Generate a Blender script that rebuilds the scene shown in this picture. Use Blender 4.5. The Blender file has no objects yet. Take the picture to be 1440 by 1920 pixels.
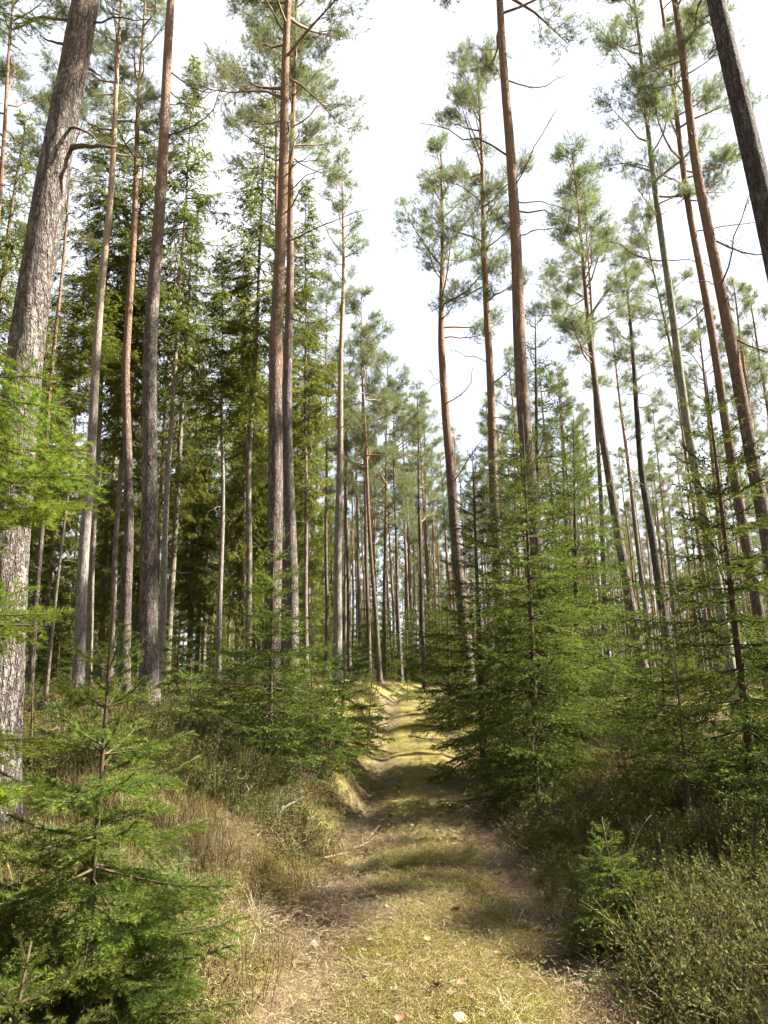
import bpy, math
import numpy as np
from mathutils import Matrix, Vector

# ------------------------------------------------------------------ scene, camera, light
sc = bpy.context.scene
COL = sc.collection
rad = math.radians
W, HH, F = 1440.0, 1920.0, 1442.0          # photograph size and focal length in its pixels
EYE, PITCH, ROLL = 1.6, 13.5, -1.0
SUN_AZ, SUN_EL = 86.0, 47.0                # azimuth: degrees right of the viewing direction

cam_data = bpy.data.cameras.new("camera")
cam = bpy.data.objects.new("camera", cam_data)
COL.objects.link(cam)
cam_data.sensor_fit = 'HORIZONTAL'
cam_data.sensor_width = 36.0
cam_data.lens = 36.0 * F / W
cam_data.clip_start = 0.05
cam_data.clip_end = 1500.0
CAM_ROT = Matrix.Rotation(rad(90 + PITCH), 4, 'X') @ Matrix.Rotation(rad(ROLL), 4, 'Z')
cam.matrix_world = Matrix.Translation((0, 0, EYE)) @ CAM_ROT
sc.camera = cam

world = bpy.data.worlds.new("World")
sc.world = world
world.use_nodes = True
wn, wl = world.node_tree.nodes, world.node_tree.links
wn.clear()
w_out = wn.new('ShaderNodeOutputWorld')
w_bg = wn.new('ShaderNodeBackground')
w_sky = wn.new('ShaderNodeTexSky')
w_sky.sky_type = 'NISHITA'
w_sky.sun_disc = False
w_sky.sun_elevation = rad(SUN_EL)
w_sky.sun_rotation = rad(SUN_AZ)
w_sky.dust_density = 2.5
w_sky.air_density = 1.0
w_sky.ozone_density = 1.0
w_bg.inputs['Strength'].default_value = 0.05
# thin veil of high cloud over the whole sky
w_tc = wn.new('ShaderNodeTexCoord')
w_noise = wn.new('ShaderNodeTexNoise')
w_noise.inputs['Scale'].default_value = 2.2
w_noise.inputs['Detail'].default_value = 6
w_ramp = wn.new('ShaderNodeMapRange')
w_ramp.inputs['From Min'].default_value = 0.3
w_ramp.inputs['From Max'].default_value = 0.6
w_ramp.inputs['To Min'].default_value = 0.35
w_ramp.inputs['To Max'].default_value = 1.0
w_mix = wn.new('ShaderNodeMix')
w_mix.data_type = 'RGBA'
w_mix.inputs['B'].default_value = (3.5, 3.6, 3.9, 1)
wl.new(w_tc.outputs['Generated'], w_noise.inputs['Vector'])
wl.new(w_noise.outputs['Fac'], w_ramp.inputs['Value'])
wl.new(w_ramp.outputs['Result'], w_mix.inputs['Factor'])
wl.new(w_sky.outputs['Color'], w_mix.inputs['A'])
wl.new(w_mix.outputs['Result'], w_bg.inputs['Color'])
wl.new(w_bg.outputs['Background'], w_out.inputs['Surface'])

sun_data = bpy.data.lights.new("sun", 'SUN')
sun_data.energy = 5.0
sun_data.angle = rad(0.55)
sun_data.color = (1.0, 0.93, 0.80)
sun = bpy.data.objects.new("sun", sun_data)
COL.objects.link(sun)
_sd = Vector((math.sin(rad(SUN_AZ)) * math.cos(rad(SUN_EL)), math.cos(rad(SUN_AZ)) * math.cos(rad(SUN_EL)), math.sin(rad(SUN_EL))))
sun.rotation_euler = _sd.to_track_quat('Z', 'Y').to_euler()
sun.location = _sd * 60

sc.view_settings.view_transform = 'Standard'
sc.view_settings.look = 'None'
sc.view_settings.exposure = 2.95
sc.view_settings.gamma = 1.0
sc.view_settings.use_curve_mapping = False
sc.render.engine = 'CYCLES'
sc.cycles.use_denoising = True
sc.cycles.max_bounces = 4
sc.cycles.diffuse_bounces = 2
sc.cycles.glossy_bounces = 2
sc.cycles.transmission_bounces = 2
sc.cycles.use_adaptive_sampling = True
sc.cycles.adaptive_threshold = 0.04
sc.cycles.time_limit = 800
sc.cycles.caustics_reflective = False
sc.cycles.caustics_refractive = False

RNG = np.random.default_rng(7)

# ------------------------------------------------------------------ small maths
def ray(px, py):
    d = CAM_ROT.to_3x3() @ Vector(((px - W / 2) / F, (HH / 2 - py) / F, -1.0))
    return np.array(d)

def at(px, py, Y):
    """world point seen at that pixel, Y metres in front of the camera"""
    d = ray(px, py)
    return np.array([0, 0, EYE]) + d * (Y / d[1])

def sstep(a, b, x):
    t = np.clip((np.asarray(x, float) - a) / (b - a), 0, 1)
    return t * t * (3 - 2 * t)

def vnoise(x, y, seed=0):
    x = np.asarray(x, float); y = np.asarray(y, float)
    xi = np.floor(x).astype(np.int64); yi = np.floor(y).astype(np.int64)
    xf = x - xi; yf = y - yi
    def h(a, b):
        n = (a * 374761393 + b * 668265263 + seed * 974711) & 0xffffffff
        n = ((n ^ (n >> 13)) * 1274126177) & 0xffffffff
        return ((n ^ (n >> 16)) & 0xffff) / 65535.0
    u = xf * xf * (3 - 2 * xf); v = yf * yf * (3 - 2 * yf)
    return (h(xi, yi) * (1 - u) + h(xi + 1, yi) * u) * (1 - v) + (h(xi, yi + 1) * (1 - u) + h(xi + 1, yi + 1) * u) * v

def path_x(y):
    y = np.asarray(y, float)
    return 0.14 + 0.031 * y + 0.02 * np.clip(y - 25, 0, 40) ** 2 * (1 - 0.35 * sstep(30, 60, y))

_BY = [-40, 5, 8, 12, 16, 20, 25, 30, 36, 60, 400]
_BZ = [0, 0, 0.02, 0.14, 0.50, 0.95, 1.42, 1.80, 2.0, 2.1, 2.3]
def base_z(y):
    y = np.asarray(y, float)
    return (np.interp(y - 1.2, _BY, _BZ) + np.interp(y, _BY, _BZ) + np.interp(y + 1.2, _BY, _BZ)) / 3

def terrain(x, y):
    x = np.asarray(x, float); y = np.asarray(y, float)
    d = x - path_x(y)
    hl = np.interp(y, [-5, 3, 6, 8.5, 13, 20, 34, 60], [0.35, 0.5, 0.74, 0.98, 1.2, 0.9, 0.25, 0.0])
    hr = np.interp(y, [-5, 4, 7, 11, 20, 34, 60], [0.2, 0.28, 0.42, 0.62, 0.5, 0.2, 0.0])
    wob = 0.35 * (vnoise(y * 0.6, x * 0 + 3.3, 5) - 0.5)
    left = hl * (0.75 * sstep(0.85 + wob, 1.75 + wob, -d) + 0.25 * sstep(1.6, 3.0, -d))
    right = hr * sstep(0.95 + wob, 2.6 + wob, d)
    off = sstep(0.8, 1.8, np.abs(d))
    z = base_z(y) + left + right
    z = z + off * (0.22 * (vnoise(x * 0.55, y * 0.55, 1) - 0.5) + 0.13 * (vnoise(x * 1.7, y * 1.7, 2) - 0.5) + 0.05 * (vnoise(x * 5, y * 5, 3) - 0.5))
    z = z + off * sstep(30, 90, np.abs(x)) * 1.5 * (vnoise(x * 0.05, y * 0.05, 9) - 0.5)
    on = 1 - off
    ruts = -0.09 * (np.exp(-((d + 0.72) / 0.2) ** 2) + np.exp(-((d - 0.74) / 0.2) ** 2)) + 0.03 * np.exp(-(d / 0.35) ** 2)
    z = z + on * (ruts + 0.10 * (vnoise(x * 0.35 + 7, y * 1.15, 4) - 0.5) + 0.05 * (vnoise(x * 1.6, y * 2.4, 11) - 0.5) + 0.02 * (vnoise(x * 6, y * 6, 6) - 0.5))
    return z

def tz(x, y):
    return float(terrain(np.array([x]), np.array([y]))[0])

# ------------------------------------------------------------------ materials
def new_mat(name):
    m = bpy.data.materials.new(name)
    m.use_nodes = True
    nt = m.node_tree
    nt.nodes.clear()
    out = nt.nodes.new('ShaderNodeOutputMaterial')
    bs = nt.nodes.new('ShaderNodeBsdfPrincipled')
    nt.links.new(bs.outputs[0], out.inputs['Surface'])
    return m, nt, bs, out

def ramp(nt, stops, interp='LINEAR'):
    r = nt.nodes.new('ShaderNodeValToRGB')
    e = r.color_ramp.elements
    r.color_ramp.interpolation = interp
    while len(e) < len(stops):
        e.new(0.5)
    for i, (p, c) in enumerate(stops):
        e[i].position = p
        e[i].color = (*c, 1)
    return r

def noise(nt, scale, detail=4, rough=0.55, coord='Object', stretch=None):
    tc = nt.nodes.new('ShaderNodeTexCoord')
    n = nt.nodes.new('ShaderNodeTexNoise')
    n.inputs['Scale'].default_value = scale
    n.inputs['Detail'].default_value = detail
    n.inputs['Roughness'].default_value = rough
    src = tc.outputs[coord]
    if stretch:
        mp = nt.nodes.new('ShaderNodeMapping')
        mp.inputs['Scale'].default_value = stretch
        nt.links.new(src, mp.inputs['Vector'])
        src = mp.outputs['Vector']
    nt.links.new(src, n.inputs['Vector'])
    return n

def mixc(nt, fac, a, b, mode='MIX'):
    m = nt.nodes.new('ShaderNodeMix')
    m.data_type = 'RGBA'
    m.blend_type = mode
    for sock, v in (('Factor', fac), ('A', a), ('B', b)):
        s = [i for i in m.inputs if i.name == sock and (i.type == 'RGBA' or sock == 'Factor' and i.type == 'VALUE')][0]
        if isinstance(v, (int, float)):
            s.default_value = v
        elif isinstance(v, tuple):
            s.default_value = (*v, 1)
        else:
            nt.links.new(v, s)
    return [o for o in m.outputs if o.type == 'RGBA'][0]

def maprange(nt, val, a, b, c=0.0, d=1.0):
    m = nt.nodes.new('ShaderNodeMapRange')
    for n, v in zip(('From Min', 'From Max', 'To Min', 'To Max'), (a, b, c, d)):
        m.inputs[n].default_value = v
    nt.links.new(val, m.inputs['Value'])
    return m.outputs['Result']

def leaf_mat(name, dark, mid, light, transl=0.35, rough=0.75, brown=None, spec=0.35):
    """needles and leaves: per-piece variation attribute v (0..1), some light let through"""
    m, nt, bs, out = new_mat(name)
    a = nt.nodes.new('ShaderNodeAttribute'); a.attribute_name = 'v'
    oi = nt.nodes.new('ShaderNodeObjectInfo')
    stops = [(0.0, dark), (0.5, mid), (1.0, light)]
    if brown:
        stops = [(0.0, brown), (0.06, dark), (0.5, mid), (1.0, light)]
    r = ramp(nt, stops)
    nt.links.new(a.outputs['Fac'], r.inputs['Fac'])
    hsv = nt.nodes.new('ShaderNodeHueSaturation')
    nt.links.new(r.outputs['Color'], hsv.inputs['Color'])
    nt.links.new(maprange(nt, oi.outputs['Random'], 0, 1, 0.485, 0.512), hsv.inputs['Hue'])
    nt.links.new(maprange(nt, oi.outputs['Random'], 0, 1, 0.85, 1.15), hsv.inputs['Value'])
    nt.links.new(hsv.outputs['Color'], bs.inputs['Base Color'])
    bs.inputs['Roughness'].default_value = rough
    bs.inputs['Specular IOR Level'].default_value = spec
    tr = nt.nodes.new('ShaderNodeBsdfTranslucent')
    g = nt.nodes.new('ShaderNodeHueSaturation')
    g.inputs['Saturation'].default_value = 1.1
    g.inputs['Value'].default_value = 1.25
    nt.links.new(hsv.outputs['Color'], g.inputs['Color'])
    nt.links.new(g.outputs['Color'], tr.inputs['Color'])
    mx = nt.nodes.new('ShaderNodeMixShader')
    mx.inputs['Fac'].default_value = transl
    nt.links.new(bs.outputs[0], mx.inputs[1])
    nt.links.new(tr.outputs[0], mx.inputs[2])
    nt.links.new(mx.outputs[0], out.inputs['Surface'])
    return m

def bark_mat(name, low_a, low_b, high_a=None, high_b=None, z0=5.0, z1=9.0, scale=9.0, bump=0.8, lichen=0.0):
    m, nt, bs, out = new_mat(name)
    tc = nt.nodes.new('ShaderNodeTexCoord')
    mp = nt.nodes.new('ShaderNodeMapping')
    mp.inputs['Scale'].default_value = (1, 1, 0.32)
    nt.links.new(tc.outputs['Object'], mp.inputs['Vector'])
    wob = nt.nodes.new('ShaderNodeTexNoise')
    wob.inputs['Scale'].default_value = scale * 0.8
    wob.inputs['Detail'].default_value = 3
    nt.links.new(mp.outputs['Vector'], wob.inputs['Vector'])
    add = nt.nodes.new('ShaderNodeMixRGB'); add.blend_type = 'LINEAR_LIGHT'
    add.inputs['Fac'].default_value = 0.06
    nt.links.new(mp.outputs['Vector'], add.inputs['Color1'])
    nt.links.new(wob.outputs['Color'], add.inputs['Color2'])
    def ridge(sc_, stretch, det):
        m2 = nt.nodes.new('ShaderNodeMapping')
        m2.inputs['Scale'].default_value = (1, 1, stretch)
        nt.links.new(tc.outputs['Object'], m2.inputs['Vector'])
        nn = nt.nodes.new('ShaderNodeTexNoise')
        nn.inputs['Scale'].default_value = sc_
        nn.inputs['Detail'].default_value = det
        nn.inputs['Roughness'].default_value = 0.6
        nt.links.new(m2.outputs['Vector'], nn.inputs['Vector'])
        sb = nt.nodes.new('ShaderNodeMath'); sb.operation = 'SUBTRACT'; sb.inputs[1].default_value = 0.5
        nt.links.new(nn.outputs['Fac'], sb.inputs[0])
        ab = nt.nodes.new('ShaderNodeMath'); ab.operation = 'ABSOLUTE'
        nt.links.new(sb.outputs[0], ab.inputs[0])
        return ab.outputs[0]
    r1 = ridge(scale * 1.5, 0.22, 4)
    r2 = ridge(scale * 2.2, 0.7, 3)
    mn = nt.nodes.new('ShaderNodeMath'); mn.operation = 'MINIMUM'
    r2s = nt.nodes.new('ShaderNodeMath'); r2s.operation = 'MULTIPLY'; r2s.inputs[1].default_value = 1.7
    nt.links.new(r2, r2s.inputs[0])
    nt.links.new(r1, mn.inputs[0]); nt.links.new(r2s.outputs[0], mn.inputs[1])
    dist = mn.outputs[0]
    patch = nt.nodes.new('ShaderNodeTexNoise')
    patch.inputs['Scale'].default_value = scale * 1.1
    patch.inputs['Detail'].default_value = 6
    patch.inputs['Roughness'].default_value = 0.7
    nt.links.new(mp.outputs['Vector'], patch.inputs['Vector'])
    fine = nt.nodes.new('ShaderNodeTexNoise')
    fine.inputs['Scale'].default_value = scale * 7
    fine.inputs['Detail'].default_value = 5
    nt.links.new(mp.outputs['Vector'], fine.inputs['Vector'])
    low = mixc(nt, fine.outputs['Fac'], low_a, low_b)
    low = mixc(nt, maprange(nt, patch.outputs['Fac'], 0.42, 0.7, 0.0, 0.7), low, (min(1, low_b[0] * 1.45), min(1, low_b[1] * 1.45), min(1, low_b[2] * 1.45)))
    crack = maprange(nt, dist, 0.005, 0.055, 0.8, 0.0)
    low = mixc(nt, crack, low, (low_a[0] * 0.35, low_a[1] * 0.33, low_a[2] * 0.32))
    col = low
    if high_a:
        sx = nt.nodes.new('ShaderNodeSeparateXYZ')
        nt.links.new(tc.outputs['Object'], sx.inputs['Vector'])
        big = nt.nodes.new('ShaderNodeTexNoise')
        big.inputs['Scale'].default_value = 1.3
        big.inputs['Detail'].default_value = 5
        nt.links.new(tc.outputs['Object'], big.inputs['Vector'])
        ad = nt.nodes.new('ShaderNodeMath'); ad.operation = 'MULTIPLY_ADD'
        nt.links.new(big.outputs['Fac'], ad.inputs[0])
        ad.inputs[1].default_value = 5.0
        nt.links.new(sx.outputs['Z'], ad.inputs[2])
        f = maprange(nt, ad.outputs[0], z0 + 2.5, z1 + 2.5)
        f2 = maprange(nt, fine.outputs['Fac'], 0.35, 0.65)
        hi = mixc(nt, f2, high_a, high_b)
        hi = mixc(nt, maprange(nt, dist, 0.0, 0.03, 0.45, 0.0), hi, (0.16, 0.075, 0.04))
        col = mixc(nt, f, low, hi)
    if lichen > 0:
        ln = noise(nt, 4.0, 6, 0.7)
        col = mixc(nt, maprange(nt, ln.outputs['Fac'], 0.5, 0.68, 0.0, lichen), col, (0.24, 0.27, 0.20))
    nt.links.new(col, bs.inputs['Base Color'])
    bs.inputs['Roughness'].default_value = 0.9
    bs.inputs['Specular IOR Level'].default_value = 0.15
    bp = nt.nodes.new('ShaderNodeBump')
    bp.inputs['Strength'].default_value = bump
    bp.inputs['Distance'].default_value = 0.035
    hgt = nt.nodes.new('ShaderNodeMath'); hgt.operation = 'MULTIPLY_ADD'
    nt.links.new(maprange(nt, dist, 0, 0.08), hgt.inputs[0])
    hgt.inputs[1].default_value = 2.0
    nt.links.new(fine.outputs['Fac'], hgt.inputs[2])
    nt.links.new(hgt.outputs[0], bp.inputs['Height'])
    nt.links.new(bp.outputs['Normal'], bs.inputs['Normal'])
    return m

def plain_mat(name, a, b, scale=30.0, rough=0.85, bump=0.3):
    m, nt, bs, out = new_mat(name)
    n = noise(nt, scale, 5)
    oi = nt.nodes.new('ShaderNodeObjectInfo')
    c = mixc(nt, maprange(nt, n.outputs['Fac'], 0.3, 0.7), a, b)
    hsv = nt.nodes.new('ShaderNodeHueSaturation')
    nt.links.new(c, hsv.inputs['Color'])
    nt.links.new(maprange(nt, oi.outputs['Random'], 0, 1, 0.75, 1.25), hsv.inputs['Value'])
    nt.links.new(hsv.outputs['Color'], bs.inputs['Base Color'])
    bs.inputs['Roughness'].default_value = rough
    bs.inputs['Specular IOR Level'].default_value = 0.2
    bp = nt.nodes.new('ShaderNodeBump')
    bp.inputs['Strength'].default_value = bump
    bp.inputs['Distance'].default_value = 0.005
    nt.links.new(n.outputs['Fac'], bp.inputs['Height'])
    nt.links.new(bp.outputs['Normal'], bs.inputs['Normal'])
    return m

M = {}
M['bark_pine'] = bark_mat('bark_pine', (0.10, 0.082, 0.076), (0.18, 0.152, 0.138), (0.20, 0.12, 0.08), (0.31, 0.21, 0.15), 6.5, 11.5, lichen=0.25)
M['bark_pale'] = bark_mat('bark_pale', (0.13, 0.113, 0.103), (0.22, 0.197, 0.177), (0.25, 0.17, 0.12), (0.33, 0.25, 0.18), 6.0, 12.0, scale=12, bump=0.4)
M['bark_red'] = bark_mat('bark_red', (0.10, 0.078, 0.068), (0.18, 0.14, 0.118), (0.20, 0.115, 0.075), (0.30, 0.195, 0.135), 5.0, 9.5, lichen=0.15)
M['bark_dark'] = bark_mat('bark_dark', (0.06, 0.052, 0.052), (0.11, 0.096, 0.094), (0.10, 0.08, 0.075), (0.14, 0.115, 0.10), 9, 14)
M['bark_spruce'] = bark_mat('bark_spruce', (0.10, 0.08, 0.065), (0.17, 0.14, 0.115), scale=14, bump=0.4, lichen=0.5)
M['bark_green'] = bark_mat('bark_green', (0.12, 0.12, 0.09), (0.20, 0.20, 0.15), scale=14, bump=0.3, lichen=0.6)
M['twig'] = plain_mat('twig', (0.042, 0.030, 0.019), (0.085, 0.060, 0.038), 60)
M['limb'] = plain_mat('limb', (0.12, 0.085, 0.06), (0.22, 0.15, 0.10), 14)
M['dead'] = plain_mat('dead_wood', (0.045, 0.038, 0.035), (0.10, 0.085, 0.075), 20)
M['bleached'] = plain_mat('bleached_wood', (0.17, 0.155, 0.13), (0.29, 0.265, 0.23), 30)
M['stick'] = plain_mat('stick', (0.14, 0.10, 0.07), (0.30, 0.24, 0.18), 25)
M['n_spruce'] = leaf_mat('needles_spruce', (0.025, 0.035, 0.011), (0.060, 0.080, 0.018), (0.155, 0.175, 0.035), 0.30, spec=0.06)
M['n_young'] = leaf_mat('needles_young_spruce', (0.026, 0.040, 0.012), (0.067, 0.094, 0.020), (0.178, 0.207, 0.040), 0.36, spec=0.06)
M['n_fresh'] = leaf_mat('needles_fresh', (0.034, 0.055, 0.012), (0.082, 0.118, 0.019), (0.185, 0.215, 0.038), 0.38, spec=0.06)
M['n_old'] = leaf_mat('needles_old_spruce', (0.046, 0.058, 0.015), (0.112, 0.130, 0.029), (0.21, 0.22, 0.05), 0.38, spec=0.06)
M['n_pine'] = leaf_mat('needles_pine', (0.060, 0.074, 0.038), (0.118, 0.138, 0.064), (0.20, 0.22, 0.10), 0.48, spec=0.06)
M['n_pine_young'] = leaf_mat('needles_pine_seedling', (0.06, 0.10, 0.04), (0.12, 0.19, 0.07), (0.22, 0.28, 0.10), 0.35)
M['bilberry'] = leaf_mat('bilberry_leaf', (0.024, 0.036, 0.012), (0.052, 0.068, 0.019), (0.115, 0.125, 0.034), 0.30, brown=(0.09, 0.06, 0.03), spec=0.1)
M['heather'] = leaf_mat('heather_stem', (0.042, 0.031, 0.016), (0.088, 0.067, 0.029), (0.17, 0.138, 0.056), 0.15, spec=0.05)
M['straw'] = leaf_mat('dry_grass', (0.085, 0.062, 0.026), (0.165, 0.125, 0.054), (0.31, 0.255, 0.13), 0.30, spec=0.1)
M['withered'] = leaf_mat('withered_grass', (0.058, 0.050, 0.017), (0.115, 0.102, 0.036), (0.22, 0.19, 0.085), 0.25, spec=0.05)
M['bleach_grass'] = leaf_mat('bleached_grass', (0.34, 0.28, 0.18), (0.5, 0.44, 0.32), (0.62, 0.57, 0.46), 0.25)
M['moss'] = leaf_mat('moss_sprig', (0.056, 0.054, 0.014), (0.15, 0.140, 0.034), (0.27, 0.25, 0.07), 0.3, spec=0.05)
M['litter'] = leaf_mat('fallen_needles', (0.048, 0.033, 0.019), (0.115, 0.085, 0.047), (0.26, 0.21, 0.13), 0.1, spec=0.05)
M['leaf'] = None

def leafdry():
    m, nt, bs, out = new_mat('dry_leaf')
    oi = nt.nodes.new('ShaderNodeObjectInfo')
    r = ramp(nt, [(0.0, (0.17, 0.11, 0.06)), (0.35, (0.17, 0.12, 0.07)), (0.6, (0.17, 0.14, 0.10)), (0.82, (0.24, 0.10, 0.04)), (1.0, (0.13, 0.075, 0.04))])
    nt.links.new(oi.outputs['Random'], r.inputs['Fac'])
    n = noise(nt, 60, 4)
    c = mixc(nt, maprange(nt, n.outputs['Fac'], 0.35, 0.7, 0, 0.5), r.outputs['Color'], (0.16, 0.09, 0.05))
    nt.links.new(c, bs.inputs['Base Color'])
    bs.inputs['Roughness'].default_value = 0.7
    return m
M['leaf'] = leafdry()
M['cone'] = plain_mat('cone_scale', (0.06, 0.038, 0.024), (0.14, 0.09, 0.055), 80)

def ground_mat(name, path):
    m, nt, bs, out = new_mat(name)
    a = nt.nodes.new('ShaderNodeAttribute'); a.attribute_name = 'moss'
    big = noise(nt, 1.3, 5, 0.6)
    mid = noise(nt, 7.0, 6, 0.65)
    fine = noise(nt, 70.0, 5, 0.7)
    fibre = noise(nt, 26.0, 6, 0.7, stretch=(1.0, 3.2, 1.0))
    lit = ramp(nt, [(0.25, (0.034, 0.024, 0.014)), (0.45, (0.088, 0.064, 0.036)), (0.58, (0.125, 0.093, 0.053)), (0.75, (0.18, 0.14, 0.082))])
    nt.links.new(fine.outputs['Fac'], lit.inputs['Fac'])
    litc = mixc(nt, maprange(nt, fibre.outputs['Fac'], 0.35, 0.65, 0.0, 0.55), lit.outputs['Color'], (0.135, 0.103, 0.060))
    litc = mixc(nt, maprange(nt, mid.outputs['Fac'], 0.45, 0.68, 0.0, 0.6), litc, (0.075, 0.055, 0.030))
    ms = ramp(nt, [(0.25, (0.045, 0.041, 0.014)), (0.5, (0.13, 0.110, 0.034)), (0.75, (0.25, 0.21, 0.075))])
    nt.links.new(fine.outputs['Fac'], ms.inputs['Fac'])
    ad = nt.nodes.new('ShaderNodeMath'); ad.operation = 'ADD'
    nt.links.new(a.outputs['Fac'], ad.inputs[0])
    nt.links.new(maprange(nt, mid.outputs['Fac'], 0.25, 0.75, -0.6, 0.6), ad.inputs[1])
    col = mixc(nt, maprange(nt, ad.outputs[0], 0.30, 0.70), litc, ms.outputs['Color'])
    nt.links.new(col, bs.inputs['Base Color'])
    bs.inputs['Roughness'].default_value = 0.95
    bs.inputs['Specular IOR Level'].default_value = 0.1
    bp = nt.nodes.new('ShaderNodeBump')
    bp.inputs['Strength'].default_value = 0.9
    bp.inputs['Distance'].default_value = 0.02
    hs = nt.nodes.new('ShaderNodeMath'); hs.operation = 'MULTIPLY_ADD'
    nt.links.new(fine.outputs['Fac'], hs.inputs[0]); hs.inputs[1].default_value = 0.7
    nt.links.new(mid.outputs['Fac'], hs.inputs[2])
    nt.links.new(hs.outputs[0], bp.inputs['Height'])
    nt.links.new(bp.outputs['Normal'], bs.inputs['Normal'])
    return m
M['ground'] = ground_mat('forest_floor', False)
M['path'] = ground_mat('path_floor', True)

# ------------------------------------------------------------------ mesh helpers
def mk_mesh(name, V, T, mats, mi=None, v=None, smooth=False, extra=None):
    me = bpy.data.meshes.new(name)
    V = np.ascontiguousarray(V, dtype=np.float32); T = np.ascontiguousarray(T, dtype=np.int32)
    me.vertices.add(len(V)); me.vertices.foreach_set('co', V.ravel())
    n = len(T)
    me.loops.add(n * 3); me.loops.foreach_set('vertex_index', T.ravel())
    me.polygons.add(n)
    me.polygons.foreach_set('loop_start', np.arange(0, n * 3, 3, dtype=np.int32))
    me.polygons.foreach_set('loop_total', np.full(n, 3, dtype=np.int32))
    for m in (mats if isinstance(mats, (list, tuple)) else [mats]):
        me.materials.append(m)
    if mi is not None:
        me.polygons.foreach_set('material_index', np.ascontiguousarray(mi, dtype=np.int32))
    sm = np.zeros(n, dtype=bool)
    if smooth is True:
        sm[:] = True
    elif smooth is not False:
        sm = np.asarray(smooth, dtype=bool)
    me.polygons.foreach_set('use_smooth', sm)
    if v is not None:
        at_ = me.attributes.new('v', 'FLOAT', 'POINT')
        at_.data.foreach_set('value', np.ascontiguousarray(v, dtype=np.float32))
    if extra is not None:
        for k, arr in extra.items():
            at_ = me.attributes.new(k, 'FLOAT', 'POINT')
            at_.data.foreach_set('value', np.ascontiguousarray(arr, dtype=np.float32))
    me.update(calc_edges=True)
    return me

class Geo:
    """collects triangles with a material index and a per-vertex variation value"""
    def __init__(self):
        self.V, self.T, self.MI, self.v, self.S, self.n = [], [], [], [], [], 0
    def add(self, V, T, mi=0, v=0.5, smooth=False):
        V = np.asarray(V, dtype=np.float32); T = np.asarray(T, dtype=np.int64)
        if len(T) == 0:
            return self
        self.V.append(V); self.T.append(T + self.n)
        self.MI.append(np.full(len(T), mi)); self.S.append(np.full(len(T), smooth))
        self.v.append(np.broadcast_to(np.asarray(v, dtype=np.float32), (len(V),)) if np.ndim(v) == 0 else np.asarray(v, dtype=np.float32))
        self.n += len(V)
        return self
    def arrays(self):
        return (np.concatenate(self.V), np.concatenate(self.T), np.concatenate(self.MI), np.concatenate(self.v), np.concatenate(self.S))
    def mesh(self, name, mats):
        V, T, MI, v, S = self.arrays()
        return mk_mesh(name, V, T, mats, MI, v, S)
    def add_xf(self, arrs, mat4, dv=0.0):
        V, T, MI, v, S = arrs
        R = np.array(mat4)[:3, :3]; t = np.array(mat4)[:3, 3]
        self.V.append((V @ R.T + t).astype(np.float32)); self.T.append(T + self.n)
        self.MI.append(MI); self.v.append(np.clip(v + dv, 0, 1)); self.S.append(S)
        self.n += len(V)

def tube(pts, radii, seg=6, cap=True, wob=None):
    P = np.asarray(pts, float); n = len(P)
    r = np.asarray(radii, float)
    tg = np.gradient(P, axis=0)
    tg /= np.linalg.norm(tg, axis=1)[:, None] + 1e-9
    ref = np.array([1.0, 0, 0]) if abs(tg[0][0]) < 0.8 else np.array([0, 1.0, 0])
    a = np.cross(tg, ref); a /= np.linalg.norm(a, axis=1)[:, None] + 1e-9
    b = np.cross(tg, a)
    th = np.linspace(0, 2 * np.pi, seg, endpoint=False)
    rr = r[:, None] * np.ones(seg)[None]
    if wob is not None:
        rr = rr * wob
    V = P[:, None] + rr[..., None] * (np.cos(th)[None, :, None] * a[:, None] + np.sin(th)[None, :, None] * b[:, None])
    V = V.reshape(-1, 3)
    i = np.arange(n - 1)[:, None] * seg; j = np.arange(seg)[None]; j2 = (j + 1) % seg
    q = np.stack([i + j, i + j2, i + seg + j2, i + seg + j], -1).reshape(-1, 4)
    T = np.concatenate([q[:, [0, 1, 2]], q[:, [0, 2, 3]]])
    if cap:
        V = np.concatenate([V, P[-1:]])
        k = len(V) - 1; o = (n - 1) * seg
        T = np.concatenate([T, np.stack([o + j[0], o + j2[0], np.full(seg, k)], -1)])
    return V, T

def perp(D):
    ref = np.where(np.abs(D[:, 2:3]) < 0.9, np.array([[0, 0, 1.0]]), np.array([[1.0, 0, 0]]))
    s = np.cross(D, ref); s /= np.linalg.norm(s, axis=1)[:, None] + 1e-9
    u = np.cross(s, D)
    return s, u

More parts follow.
